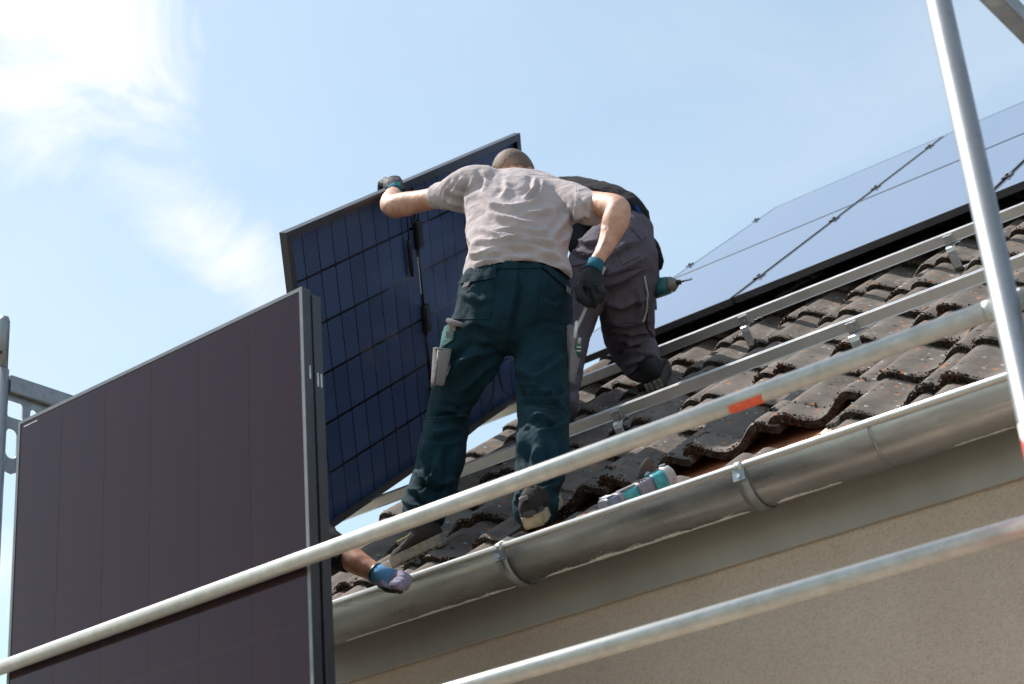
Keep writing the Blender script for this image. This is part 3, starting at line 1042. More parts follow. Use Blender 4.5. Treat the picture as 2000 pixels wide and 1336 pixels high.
def rrect(cx, cy, w, h, r=None, n=6):
    r = min(w, h) / 2 if r is None else r
    pts = []
    for (sx, sy, a0) in ((1, 1, 0), (-1, 1, 90), (-1, -1, 180), (1, -1, 270)):
        for i in range(n):
            a = math.radians(a0 + 90 * i / (n - 1))
            pts.append((cx + sx * (w / 2 - r) + r * math.cos(a), cy + sy * (h / 2 - r) + r * math.sin(a)))
    return pts


def scaffold_frame(x, label, yo=0.0, zo=0.0, outer_plate=1.0):
    PO_Y, PI_Y, TOP_Z = OUT_Y + yo, IN_Y + yo, TOPZ + zo
    root = empty('scaffolding', (x, PO_Y, 0), label, 'scaffold frame', 'scaffold frames standing in front of the house')
    for y in (PO_Y, PI_Y):
        p = MB().tube([(x, y, 0.06), (x, y, TOP_Z + 0.012)], 0.02415, 28).build('post', MT['galv'], root)
        MB().tube([(x, y, TOP_Z + 0.012), (x, y, TOP_Z + 0.175), (x, y, TOP_Z + 0.188)], [0.0195, 0.0195, 0.016], 24).build('spigot', MT['galv'], p)
        hole = MB().tube([(x + 0.014, y - 0.0145, TOP_Z + 0.062), (x + 0.0146, y - 0.0151, TOP_Z + 0.062)], 0.006, 12)
        hole.build('pin_hole', MT['black'], p)
        MB().box((x, y, 0.03), np.eye(3), (0.075, 0.075, 0.006)).build('base_plate', MT['galv'], p)
    for zt in (TOP_Z - 0.03, DECK_Z - 0.06):
        MB().box((x, (PO_Y + PI_Y) / 2, zt), np.eye(3), (0.020, (PI_Y - PO_Y) / 2 - 0.0235, 0.028)).build('transom', MT['galv'], root, 0.004, 2)
    # perforated corner plates under the top transom, in the plane of the frame
    for s, y in ((1, PO_Y), (-1, PI_Y)):
        m = Matrix(((0, 0, 1, x), (s, 0, 0, y + s * 0.0235), (0, 1, 0, TOP_Z - 0.0585), (0, 0, 0, 1)))
        out = [(0, 0), (0.16, 0), (0.16, -0.05), (0.135, -0.14), (0.06, -0.235), (0.03, -0.25), (0, -0.245)]
        holes = [rrect(0.032, -0.045, 0.055, 0.055, 0.008), rrect(0.100, -0.052, 0.028, 0.055), rrect(0.024, -0.155, 0.040, 0.095, 0.018)]
        if s == 1 and outer_plate < 1:
            out = [(0, 0), (0.05, 0), (0.03, -0.03), (0, -0.05)]; holes = [rrect(0.016, -0.016, 0.012, 0.012)]
        gusset_curve('corner_plate', out, holes, 0.006, m, MT['galv'], root)
    return root


OUT_Y, IN_Y, TOPZ = PO_Y, PI_Y, TOP_Z
fr_R = scaffold_frame(PX_R, 'galvanised scaffold frame at the right edge of the picture', outer_plate=0.3)
fr_L = scaffold_frame(PX_L, 'galvanised scaffold frame at the left edge, perforated corner plate showing', 0.125, 0.099)
fr_RR = scaffold_frame(PX_R + 3.0, 'galvanised scaffold frame beyond the right edge of the picture')
# red and white tape low on the right post
mt, ntt, bb_ = new_mat('red_white_tape')
tcn = ntt.nodes.new('ShaderNodeTexCoord'); spn = ntt.nodes.new('ShaderNodeSeparateXYZ'); ntt.links.new(tcn.outputs['Object'], spn.inputs[0])
band = sstep(ntt, mth(ntt, 'PINGPONG', mth(ntt, 'ADD', spn.outputs[0], mth(ntt, 'MULTIPLY', spn.outputs[2], 0.6)), 0.05), 0.023, 0.027)
ntt.links.new(mixc(ntt, band, (0.62, 0.12, 0.09), (0.8, 0.72, 0.70)), bb_.inputs['Base Color']); bb_.inputs['Roughness'].default_value = 0.5
MB().tube([(PX_R, PO_Y, 2.25), (PX_R, PO_Y, z_(1.095))], 0.0247, 28, False).build('marker_tape', mt, fr_R)

RAIL_R = 0.019
RZ_U, RZ_L = z_(1.337), z_(0.933)
RY = SY - RAIL_R - 0.004


def guardrail(x0, x1, z, label):
    root = empty('guardrail', ((x0 + x1) / 2, RY, z), label, 'guardrail', 'scaffold guardrail tubes')
    MB().tube([(x0 + 0.049, RY, z), (x1 - 0.049, RY, z)], RAIL_R, 28).build('tube', MT['rail_steel'], root)
    for s, xe in ((1, x0), (-1, x1)):          # flattened ends that hook on the post
        rings = []
        for t, ry, rz in ((0.050, RAIL_R, RAIL_R), (0.038, 0.012, 0.0205), (0.030, 0.006, 0.021), (-0.018, 0.004, 0.021)):
            rings.append([np.array([xe + s * t, RY + ry * math.cos(a), z + rz * math.sin(a)]) for a in np.linspace(0, 2 * math.pi, 20, endpoint=False)])
        MB().rings(rings, True, True).build('flattened_end', MT['rail_steel'], root)
    return root


gr_u = guardrail(PX_L, PX_R, RZ_U, 'upper scaffold guardrail crossing the picture, with an orange tape on it')
guardrail(PX_L, PX_R, RZ_L, 'lower scaffold guardrail in front of the rendered wall')
guardrail(PX_R, PX_R + 3.0, RZ_U, 'upper scaffold guardrail beyond the right post')
guardrail(PX_R, PX_R + 3.0, RZ_L, 'lower scaffold guardrail beyond the right post')
# orange tape round the upper rail, its top left off for the sun's glare
tx0, tx1 = -1.568, -1.492
rings = []
for x in np.linspace(tx0, tx1, 9):
    rings.append([np.array([x + 0.012 * math.sin(a * 1.0), RY + (RAIL_R + 0.0006) * math.cos(a), RZ_U + (RAIL_R + 0.0006) * math.sin(a)]) for a in np.linspace(math.radians(212), math.radians(326), 14)])
orange = plain('orange_tape', (0.72, 0.11, 0.045), 0.5, 0, 0.2, 120)
MB().rings(rings, False, True, closed=False).build('orange_tape', orange, gr_u)

# deck boards
deck = empty('scaffold_deck', (-2.5, 3.1, DECK_Z), 'wooden scaffold deck below the picture, between guardrail and house', 'scaffold deck')
dw = plain('weathered_deck_wood', (0.36, 0.28, 0.20), 0.8, 0, 0.3, 4)
for i, y in enumerate((2.955, 3.285)):
    for (xa, xb) in ((PX_L, PX_R), (PX_R, PX_R + 3.0)):
        MB().box(((xa + xb) / 2, y, DECK_Z - 0.025), np.eye(3), ((xb - xa) / 2 - 0.03, 0.155, 0.022)).build('plank', dw, deck, 0.004, 1)

# ------------------------------------------------------------------ people
def path_stations(st):
    """st rows: (px, py, depth, half width px, depth ratio) -> rings of a loft"""
    C = [S(a[0], a[1], a[2]) for a in st]
    rings = []
    n = 24
    m = len(C)
    for i in range(m):
        t = C[min(i + 1, m - 1)] - C[max(i - 1, 0)]
        t = t / np.linalg.norm(t)
        d = C[i] - CAMP; d = d / np.linalg.norm(d)
        A = np.cross(t, d)
        if i > 0:
            w = min(1.0, max(0.0, (np.linalg.norm(A) - 0.25) / 0.3))
            if A @ rings_A < 0: A = -A
            A = A * w + rings_A * (1 - w)
        A = A - t * (A @ t)
        A = A / np.linalg.norm(A); B = np.cross(A, t)
        rings_A = A
        ra = st[i][3] * st[i][2] / FOC
        rb = ra * (st[i][4] if len(st[i]) > 4 else 1.0)
        rings.append([C[i] + A * ra * math.cos(q) + B * rb * math.sin(q) for q in np.linspace(0, 2 * math.pi, n, endpoint=False)])
    return rings


def spline(st, sub=5):
    """Catmull-Rom through station rows"""
    st = [tuple(x) + ((1.0,) if len(x) == 4 else ()) for x in st]
    P = np.array(st, float)
    out = []
    for i in range(len(P) - 1):
        p0, p1, p2, p3 = P[max(i - 1, 0)], P[i], P[i + 1], P[min(i + 2, len(P) - 1)]
        for k in range(sub):
            t = k / sub
            out.append(0.5 * ((2 * p1) + (-p0 + p2) * t + (2 * p0 - 5 * p1 + 4 * p2 - p3) * t * t + (-p0 + 3 * p1 - 3 * p2 + p3) * t ** 3))
    out.append(P[-1])
    return out


def loft(mb, st, sub=5):
    rings = path_stations(spline(st, sub))
    # rounded ends
    def dome(r, nxt):
        r = np.array(r); c = r.mean(0); t = c - np.array(nxt).mean(0); t = t / np.linalg.norm(t)
        rad = np.linalg.norm(r - c, axis=1).mean()
        return [[c + (p - c) * s + t * rad * h * 0.35 for p in r] for s, h in ((0.82, 0.5), (0.45, 0.9))]
    a = dome(rings[0], rings[1]); b = dome(rings[-1], rings[-2])
    mb.rings(a[::-1] + rings + b, True, True)
    return mb


def ball(mb, c, ax, rad, n=18):
    c = np.asarray(c, float)
    rings = []
    for q in np.linspace(0.06, math.pi - 0.06, n // 2 + 3):
        rings.append([c + ax[0] * rad[0] * math.sin(q) * math.cos(a) + ax[1] * rad[1] * math.sin(q) * math.sin(a) + ax[2] * rad[2] * math.cos(q) for a in np.linspace(0, 2 * math.pi, n, endpoint=False)])
    return mb.rings(rings, True, True)


def remesh(mb, name, voxel, smooth=6, factor=0.5):
    me = mb.mesh('tmp')
    tmp = bpy.data.objects.new('tmp', me); COL.objects.link(tmp)
    r = tmp.modifiers.new('r', 'REMESH'); r.mode = 'VOXEL'; r.voxel_size = voxel; r.adaptivity = 0.0
    sm = tmp.modifiers.new('s', 'SMOOTH'); sm.iterations = smooth; sm.factor = factor
    dg = bpy.context.evaluated_depsgraph_get()
    out = bpy.data.meshes.new_from_object(tmp.evaluated_get(dg))
    bpy.data.objects.remove(tmp); bpy.data.meshes.remove(me)
    out.name = name
    out.polygons.foreach_set('use_smooth', [True] * len(out.polygons))
    return out


def coords(me):
    a = np.empty(len(me.vertices) * 3, np.float32); me.vertices.foreach_get('co', a)
    return a.reshape(-1, 3).astype(float)


def normals(me):
    a = np.empty(len(me.vertices) * 3, np.float32); me.vertices.foreach_get('normal', a)
    return a.reshape(-1, 3).astype(float)


def set_coords(me, co):
    me.vertices.foreach_set('co', co.astype(np.float32).ravel()); me.update()


def polyline_dist(p, line):
    """distance in px from points to a polyline, and the position along it 0..1"""
    best = np.full(len(p), 1e9); tb = np.zeros(len(p))
    L = np.array(line, float)
    seg = np.linalg.norm(L[1:] - L[:-1], axis=1); cum = np.concatenate([[0], np.cumsum(seg)]); tot = cum[-1]
    side = np.zeros(len(p))
    for i in range(len(L) - 1):
        d = L[i + 1] - L[i]
        t = np.clip(((p - L[i]) @ d) / (d @ d), 0, 1)
        q = L[i] + t[:, None] * d
        r = np.linalg.norm(p - q, axis=1)
        m = r < best
        best[m] = r[m]; tb[m] = ((cum[i] + t * seg[i]) / tot)[m]
        sd = d[0] * (p[:, 1] - L[i][1]) - d[1] * (p[:, 0] - L[i][0])
        side[m] = np.sign(sd)[m]
    return best, tb, side


def fold(me, folds, noise_amp=0.004, noise_scale=9.0, stretch=(1, 1, 1), seed=0.0, fine=0.0015, gain=1.0):
    """raise ridges (px polylines on the camera side) and crumple the rest"""
    co = coords(me); no = normals(me)
    pr = project(co)
    d = co - CAMP; d /= np.linalg.norm(d, axis=1)[:, None]
    face = np.clip(-(no * d).sum(1) * 2.2 + 0.15, 0, 1)
    disp = np.zeros(len(co))
    for f in folds:
        line, w, amp = f[0], f[1] * 0.92, f[2] * gain
        dist, t, side = polyline_dist(pr[:, :2], line)
        env = np.clip(np.sin(np.pi * np.clip(t, 0.0, 1.0)), 0, 1) ** 0.8
        # ridge with one steep side and one long side
        ww = np.where(side > 0, w * 0.7, w * 1.5)
        prof = 0.45 * np.exp(-(dist / ww) ** 2) + 0.62 * np.exp(-dist / (ww * 0.75)) - 0.45 * np.exp(-((dist - 1.6 * w) / (w * 0.9)) ** 2) * (side > 0)
        disp += amp * prof * env * face
    st = np.array(stretch)
    nz = np.array([mnoise.fractal(Vector(((c[0] * st[0]) * noise_scale + seed, (c[1] * st[1]) * noise_scale, (c[2] * st[2]) * noise_scale)), 0.6, 2.1, 4) for c in co])
    rdg = np.array([1 - abs(mnoise.noise(Vector((c[0] * st[0] * noise_scale * 1.7 + 5 + seed, c[1] * st[1] * noise_scale * 1.7, c[2] * st[2] * noise_scale * 1.7)))) * 2.2 for c in co])
    disp += noise_amp * nz + noise_amp * 0.7 * np.clip(rdg, -0.5, 1) + 0
    if fine:
        fz = np.array([mnoise.noise(Vector((c[0] * 45 + seed, c[1] * 45, c[2] * 45))) for c in co])
        disp += fine * fz
    set_coords(me, co + no * disp[:, None])


def shell(bm, t):
    """give an open surface thickness t inwards"""
    bm.normal_update()
    faces = bm.faces[:]
    new = {v: bm.verts.new(v.co - v.normal * t) for v in bm.verts[:]}
    rim = [e for e in bm.edges if len(e.link_faces) == 1]
    inner = [tuple(new[v] for v in reversed(f.verts)) for f in faces]
    walls = []
    for e in rim:
        l = e.link_faces[0].loops
        a, b = e.verts
        for lo in l:
            if lo.edge == e: a, b = lo.vert, lo.link_loop_next.vert
        walls.append((b, a, new[a], new[b]))
    for q in inner + walls: bm.faces.new(q)
    bm.normal_update()


def patch(src, poly, name, mat, parent, off=0.004, thick=0.003, depth_max=None):
    """a piece of cloth sewn on src: the camera side of src inside a convex px polygon, lifted and given thickness"""
    bm = bmesh.new(); bm.from_mesh(src)
    P = np.array(poly, float); cen = P.mean(0)
    for i in range(len(P)):
        a, b = P[i], P[(i + 1) % len(P)]
        ra, rb = ray(*a), ray(*b)
        n = np.cross(ra, rb); n /= np.linalg.norm(n)
        if n @ ray(*cen) < 0: n = -n
        bmesh.ops.bisect_plane(bm, geom=bm.verts[:] + bm.edges[:] + bm.faces[:], plane_co=tuple(CAMP), plane_no=tuple(n), clear_inner=True)
    bm.normal_update()
    kill = []
    for f in bm.faces:
        c = np.array(f.calc_center_median()); d = c - CAMP; d /= np.linalg.norm(d)
        if np.array(f.normal) @ d > -0.02: kill.append(f)
        elif depth_max is not None and (c - CAMP) @ fw > depth_max: kill.append(f)
    bmesh.ops.delete(bm, geom=kill, context='FACES')
    if not bm.faces:
        bm.free(); return None
    bm.normal_update()
    nn = {v.index: v.normal.copy() for v in bm.verts}
    bm.verts.index_update()
    nn = [v.normal.copy() for v in bm.verts]
    for v, n in zip(bm.verts, nn): v.co += n * off
    shell(bm, thick)
    for f in bm.faces: f.smooth = True
    for e in bm.edges:
        if len(e.link_faces) == 2 and e.calc_face_angle(0) > 0.9: e.smooth = False
    me = bpy.data.meshes.new(name); bm.to_mesh(me); bm.free()
    return link(name, me, mat, parent)


def surface_point(me_co, me_pr, x, y, r=4.0):
    """nearest vertex on the camera side under pixel (x, y)"""
    d = np.hypot(me_pr[:, 0] - x, me_pr[:, 1] - y)
    m = d < r
    if not m.any(): m = d < d.min() + 3
    idx = np.where(m)[0]
    return me_co[idx[np.argmin(me_pr[idx, 2])]]


def stitch(me, line, name, mat, parent, r=0.0011, off=0.002, step=5):
    """a seam: a thin raised cord following the surface under a px polyline"""
    co = coords(me); no = normals(me); pr = project(co)
    L = np.array(line, float); pts = []
    for i in range(len(L) - 1):
        k = max(2, int(np.linalg.norm(L[i + 1] - L[i]) / step))
        for j in range(k):
            q = L[i] + (L[i + 1] - L[i]) * j / k
            dd = np.hypot(pr[:, 0] - q[0], pr[:, 1] - q[1]); m = np.where(dd < 5)[0]
            if len(m) == 0: continue
            dm = pr[m, 2].min(); m = m[pr[m, 2] < dm + 0.02]
            w = 1 / (dd[m] + 0.3)
            pts.append((co[m] * w[:, None]).sum(0) / w.sum() + no[m].mean(0) * off)
    if len(pts) < 3: return None
    pts = [pts[0]] + [(pts[i - 1] + 2 * pts[i] + pts[i + 1]) / 4 for i in range(1, len(pts) - 1)] + [pts[-1]]
    return MB().tube(pts, r, 6).build(name, mat, parent)


def finger(mb, pts, r0, r1):
    pts = [np.asarray(p, float) for p in pts]
    n = len(pts)
    P = []
    for i in range(n - 1):
        for k in range(4):
            P.append(pts[i] + (pts[i + 1] - pts[i]) * k / 4)
    P.append(pts[-1])
    rs = [r0 + (r1 - r0) * i / (len(P) - 1) for i in range(len(P))]
    d = (P[-1] - P[-2]); d /= np.linalg.norm(d)
    P.append(P[-1] + d * r1 * 0.6); rs.append(r1 * 0.72)
    P.append(P[-1] + d * r1 * 0.25); rs.append(r1 * 0.3)
    return mb.tube(P, rs, 12)


MT['shirt'] = mat_cloth('lilac_grey_cotton', (0.47, 0.405, 0.41), 0.08, 1100, 0.92)
MT['teal'] = mat_cloth('dark_teal_canvas', (0.0065, 0.028, 0.041), 0.18, 1300, 0.85, (0.03, 0.08, 0.10))
MT['teal_light'] = mat_cloth('faded_teal_canvas', (0.07, 0.16, 0.16), 0.2, 1300, 0.85)
MT['grey_cloth'] = mat_cloth('grey_canvas', (0.21, 0.19, 0.195), 0.12, 1300, 0.9)
MT['plum'] = mat_cloth('plum_grey_canvas', (0.115, 0.098, 0.125), 0.12, 1300, 0.85, (0.18, 0.16, 0.18))
MT['navy'] = mat_cloth('black_navy_cotton', (0.014, 0.014, 0.018), 0.2, 1100, 0.9)
MT['blue'] = mat_cloth('blue_trim', (0.02, 0.045, 0.22), 0.2, 1100, 0.9)
MT['glove_black'] = mat_cloth('black_coated_glove', (0.020, 0.022, 0.026), 0.3, 700, 0.6)
MT['glove_grey'] = mat_cloth('purple_grey_knit', (0.12, 0.10, 0.125), 0.2, 700, 0.9)
MT['glove_teal'] = mat_cloth('teal_knit_cuff', (0.025, 0.12, 0.18), 0.2, 700, 0.9)
MT['glove_blue'] = mat_cloth('blue_knit_cuff', (0.10, 0.25, 0.44), 0.15, 700, 0.9)
MT['glove_lilac'] = mat_cloth('lilac_knit', (0.27, 0.24, 0.33), 0.12, 700, 0.9)
MT['shoe'] = mat_cloth('dark_brown_suede', (0.032, 0.027, 0.025), 0.25, 500, 0.85, (0.1, 0.085, 0.075))
MT['shoe_black'] = mat_cloth('black_leather', (0.018, 0.018, 0.020), 0.25, 400, 0.55)
MT['sole'] = plain('grey_tan_sole', (0.25, 0.22, 0.18), 0.8, 0, 0.3, 40, 0.3, bumps=0.4, bscale=150)
MT['sole_tan'] = plain('tan_rubber', (0.36, 0.29, 0.19), 0.8, 0, 0.25, 40, 0.3)
MT['sole_grey'] = plain('grey_rubber', (0.06, 0.058, 0.056), 0.8, 0, 0.3, 40, 0.3)
MT['thread'] = plain('pale_thread', (0.03, 0.07, 0.085), 0.9, 0, 0.2, 200)
MT['thread_dark'] = plain('dark_thread', (0.004, 0.022, 0.030), 0.9, 0, 0.2, 200)
MT['thread_plum'] = plain('plum_thread', (0.04, 0.034, 0.046), 0.9, 0, 0.2, 200)
MT['reflex'] = plain('reflective_piping', (0.42, 0.43, 0.45), 0.5, 0, 0.1, 100)
MT['green'] = plain('green_print', (0.02, 0.30, 0.22), 0.7, 0, 0.1, 100)
MT['yellow'] = plain('yellow_thread', (0.55, 0.42, 0.12), 0.8, 0, 0.1, 100)
mh, nth, bh = new_mat('cropped_hair_on_scalp')
ch_ = mixc(nth, sstep(nth, noise_tex(nth, 230, 3, 0.75), 0.36, 0.62), (0.40, 0.245, 0.175), (0.10, 0.072, 0.056))
ch_ = mixc(nth, sstep(nth, noise_tex(nth, 11, 4, 0.5), 0.35, 0.65, 0, 0.55), ch_, (0.42, 0.27, 0.20))
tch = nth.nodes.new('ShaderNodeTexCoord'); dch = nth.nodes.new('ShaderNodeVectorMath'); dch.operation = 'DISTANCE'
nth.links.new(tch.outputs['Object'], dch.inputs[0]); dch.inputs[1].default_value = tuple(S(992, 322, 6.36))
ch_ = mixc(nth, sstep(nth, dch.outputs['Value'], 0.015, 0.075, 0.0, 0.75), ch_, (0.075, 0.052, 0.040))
nth.links.new(ch_, bh.inputs['Base Color']); bh.inputs['Roughness'].default_value = 0.7
bump(nth, bh, noise_tex(nth, 420, 3, 0.7), 0.6, 0.002)
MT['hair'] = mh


def build_head(mb, hair, c, fwd, upv, s=1.0):
    """skull, face, ears and neck-side pieces; fwd is where the face looks, upv the crown"""
    fwd = fwd / np.linalg.norm(fwd); upv = upv - fwd * (upv @ fwd); upv /= np.linalg.norm(upv); sd = np.cross(fwd, upv)
    P = lambda a, b, q: c + (sd * a + fwd * b + upv * q) * s
    ball(mb, P(0, -0.012, 0.022), (sd, fwd, upv), (0.077 * s, 0.098 * s, 0.092 * s), 28)      # cranium
    ball(mb, P(0, 0.030, -0.045), (sd, fwd, upv), (0.058 * s, 0.062 * s, 0.075 * s), 24)      # face
    ball(mb, P(0, 0.052, -0.095), (sd, fwd, upv), (0.034 * s, 0.030 * s, 0.022 * s), 16)      # chin
    finger(mb, [P(0, 0.088, -0.005), P(0, 0.104, -0.038), P(0, 0.100, -0.048)], 0.008 * s, 0.013 * s)   # nose
    ball(mb, P(0, 0.084, -0.070), (sd, fwd, upv), (0.024 * s, 0.010 * s, 0.005 * s), 12)      # upper lip
    ball(mb, P(0, 0.082, -0.079), (sd, fwd, upv), (0.021 * s, 0.010 * s, 0.006 * s), 12)      # lower lip
    for k in (-1, 1):
        ball(mb, P(0.030 * k, 0.080, 0.014), (sd, fwd, upv), (0.020 * s, 0.012 * s, 0.007 * s), 12)    # brow
        ball(mb, P(0.030 * k, 0.074, -0.006), (sd, fwd, upv), (0.013 * s, 0.012 * s, 0.009 * s), 12)   # eye
        ball(mb, P(0.085 * k, -0.012, -0.022), (sd * 0.9 + fwd * 0.35 * k, fwd, upv), (0.008 * s, 0.018 * s, 0.031 * s), 16)   # ear
    if hair is not None:
        ball(hair, P(0, -0.0145, 0.021), (sd, fwd, upv), (0.0795 * s, 0.0990 * s, 0.0955 * s), 28)


# ---- worker in teal trousers -------------------------------------------------
def worker_teal():
    root = empty('person', S(930, 1060, 5.5), 'worker in lilac grey T-shirt and teal trousers, back to the camera, holding the panel', 'person')
    # trousers
    mb = MB()
    loft(mb, [(1010, 526, 5.90, 80, 0.50), (1009, 542, 5.87, 99, 0.64), (1006, 570, 5.845, 110, 0.76), (1003, 615, 5.83, 113, 0.82), (1000, 645, 5.82, 108, 0.80), (998, 668, 5.82, 92, 0.72)])
    loft(mb, [(950, 605, 5.82, 52, 1.15), (934, 655, 5.81, 62, 1.05), (917, 700, 5.81, 58, 1.05), (896, 745, 5.82, 50, 1.05), (880, 790, 5.83, 42, 1.08), (872, 825, 5.83, 43, 1.08), (868, 855, 5.80, 44, 1.05), (862, 890, 5.76, 47, 1.05), (855, 925, 5.73, 44, 1.05), (844, 958, 5.70, 44, 1.05), (832, 988, 5.68, 44, 1.05), (827, 1015, 5.655, 40, 1.0)])
    loft(mb, [(1062, 605, 5.82, 52, 1.15), (1060, 655, 5.79, 57, 1.05), (1059, 700, 5.74, 54, 1.05), (1061, 750, 5.67, 49, 1.05), (1061, 795, 5.61, 50, 1.05), (1061, 835, 5.55, 49, 1.03), (1058, 880, 5.48, 50, 1.0), (1053, 928, 5.41, 47, 1.0), (1047, 965, 5.36, 42, 1.0), (1046, 992, 5.32, 43, 1.0), (1045, 1008, 5.30, 38, 1.0)])
    me = remesh(mb, 'trousers', 0.0065, 8)
    folds = [
        # left leg
        ([(990, 690), (945, 715), (890, 770)], 8, 0.012), ([(975, 708), (938, 745), (915, 785)], 7, 0.010), ([(985, 680), (930, 690), (870, 720)], 9, 0.009), ([(955, 660), (905, 700), (862, 755)], 9, 0.007),
        ([(918, 790), (890, 815), (850, 822), (832, 815)], 5, 0.012), ([(912, 815), (885, 800), (850, 795)], 5, 0.009), ([(830, 835), (850, 850), (900, 838)], 6, 0.009), ([(905, 855), (880, 870), (845, 866), (826, 852)], 5, 0.008),
        ([(835, 860), (828, 895), (832, 925)], 8, 0.010), ([(892, 870), (884, 900), (890, 930)], 9, 0.009), ([(862, 870), (856, 905), (862, 935)], 8, 0.006),
        ([(812, 918), (826, 940), (858, 950), (886, 936)], 5, 0.016), ([(850, 905), (842, 938), (824, 970)], 4, 0.012), ([(880, 925), (866, 960), (862, 990)], 6, 0.010), ([(796, 958), (818, 962), (838, 985), (850, 1012)], 5, 0.012),
        ([(784, 972), (806, 990), (835, 996)], 5, 0.010), ([(790, 1008), (812, 1000), (850, 1010), (870, 1002)], 4, 0.009),
        # right leg
        ([(1000, 700), (1030, 735), (1060, 745)], 8, 0.010), ([(1108, 690), (1070, 725), (1040, 750)], 8, 0.009), ([(1014, 745), (1030, 765), (1060, 772), (1080, 762)], 5, 0.013), ([(1016, 770), (1032, 760), (1050, 752)], 4, 0.010),
        ([(1013, 790), (1035, 778), (1068, 784), (1108, 806)], 6, 0.011), ([(1110, 770), (1085, 785), (1062, 788)], 5, 0.009), ([(1030, 822), (1055, 815), (1088, 830)], 5, 0.008), ([(1108, 822), (1080, 840), (1050, 842)], 5, 0.008),
        ([(1012, 830), (1020, 870), (1010, 905)], 5, 0.010), ([(1048, 868), (1040, 900), (1046, 935)], 7, 0.010), ([(1078, 860), (1084, 900), (1076, 940)], 8, 0.010), ([(1106, 855), (1100, 900), (1098, 930)], 6, 0.008),
        ([(1022, 905), (1030, 940), (1014, 978)], 5, 0.013), ([(1010, 940), (1030, 952), (1060, 950)], 4, 0.010), ([(1098, 930), (1078, 952), (1048, 962)], 5, 0.011), ([(1088, 965), (1080, 985), (1084, 1005)], 5, 0.008), ([(1004, 985), (1020, 972), (1040, 975)], 4, 0.008),
        # seat
        ([(1016, 515), (1013, 570), (1000, 630), (992, 680)], 6, -0.008), ([(905, 575), (935, 590), (960, 585)], 7, 0.006), ([(1110, 590), (1080, 600), (1060, 590)], 7, 0.005),
        ([(905, 640), (940, 630), (985, 650)], 8, 0.007), ([(1105, 650), (1065, 640), (1020, 660)], 8, 0.007), ([(925, 665), (955, 668), (985, 682)], 7, 0.007)]
    fold(me, folds, 0.0055, 8.0, (1, 1, 0.7), 0.0, 0.0012, 2.2)
    tr = link('trousers', me, MT['teal'], root)
    # rear pockets, flaps, seams
    patch(me, [(899, 560), (964, 546), (957, 624), (886, 624)], 'rear_pocket', MT['teal'], tr, 0.003, 0.003)
    patch(me, [(898, 556), (911, 539), (972, 522), (965, 546)], 'pocket_flap', MT['teal'], tr, 0.009, 0.004)
    patch(me, [(1060, 530), (1118, 575), (1117, 638), (1050, 616)], 'rear_pocket', MT['teal'], tr, 0.003, 0.003)
    patch(me, [(1058, 524), (1072, 520), (1118, 556), (1118, 578)], 'pocket_flap', MT['teal'], tr, 0.009, 0.004)
    patch(me, [(911, 556), (924, 553), (919, 562), (909, 566)], 'pocket_tab', MT['grey_cloth'], tr, 0.014, 0.003)
    patch(me, [(1100, 560), (1108, 566), (1108, 578), (1101, 572)], 'pocket_tab', MT['grey_cloth'], tr, 0.014, 0.003)
    patch(me, [(960, 511), (1062, 511), (1066, 524), (958, 526)], 'waistband', MT['teal'], tr, 0.004, 0.003)
    for ln in ([(1015, 522), (1012, 580), (1000, 640), (990, 684)], [(968, 530), (962, 590), (956, 624)], [(1063, 530), (1056, 590), (1049, 616)]):
        stitch(me, ln, 'seam', MT['thread_dark'], tr, 0.0016)
    for ln in ([(1016, 806), (1030, 795), (1055, 791), (1085, 796), (1110, 812)], [(1018, 811), (1032, 800), (1056, 796), (1085, 801), (1109, 817)], [(836, 815), (858, 811), (885, 815), (912, 826)], [(888, 621), (920, 623), (955, 622)], [(1052, 613), (1080, 622), (1115, 635)]):
        stitch(me, ln, 'seam', MT['thread'], tr, 0.0010, 0.0008)
    # cargo pockets on the outer thighs
    pc = patch(me, [(869, 640), (892, 628), (886, 664), (861, 682)], 'thigh_patch', MT['teal_light'], tr, 0.006, 0.004)
    cg = MB()
    a, b, c, d = S(846, 679, 5.72), S(882, 683, 5.70), S(868, 752, 5.68), S(841, 754, 5.70)
    vd = rdir(860, 715)
    cgq = []
    nx, ny = 7, 10
    for j in range(ny):
        for i in range(nx):
            u, v = i / (nx - 1), j / (ny - 1)
            p = (a * (1 - u) + b * u) * (1 - v) + (d * (1 - u) + c * u) * v
            bul = 0.020 * math.sin(math.pi * u) * (0.35 + 0.65 * math.sin(math.pi * min(1, v * 0.8 + 0.15)))
            cgq.append(p - vd * bul + vd * 0.0 + np.array([0, 0, 0.003 * math.sin(u * 9 + v * 4)]))
    n0 = len(cgq)
    cgq += [p + vd * 0.035 for p in cgq]
    idx = lambda i, j, k=0: k * n0 + j * nx + i
    fs = [(idx(i, j), idx(i + 1, j), idx(i + 1, j + 1), idx(i, j + 1)) for j in range(ny - 1) for i in range(nx - 1)]
    fs += [tuple(reversed([q + n0 for q in f])) for f in fs]
    for i in range(nx - 1):
        fs += [(idx(i, 0), idx(i, 0, 1), idx(i + 1, 0, 1), idx(i + 1, 0)), (idx(i, ny - 1), idx(i + 1, ny - 1), idx(i + 1, ny - 1, 1), idx(i, ny - 1, 1))]
    for j in range(ny - 1):
        fs += [(idx(0, j), idx(0, j + 1), idx(0, j + 1, 1), idx(0, j, 1)), (idx(nx - 1, j), idx(nx - 1, j, 1), idx(nx - 1, j + 1, 1), idx(nx - 1, j + 1))]
    cg.add(cgq, fs, True)
    cgo = cg.build('cargo_pocket', MT['grey_cloth'], tr, 0.0)
    MB().tube([S(856, 684, 5.685), S(853, 720, 5.665), S(849, 750, 5.675)], 0.0016, 6).build('seam', MT['black'], cgo)
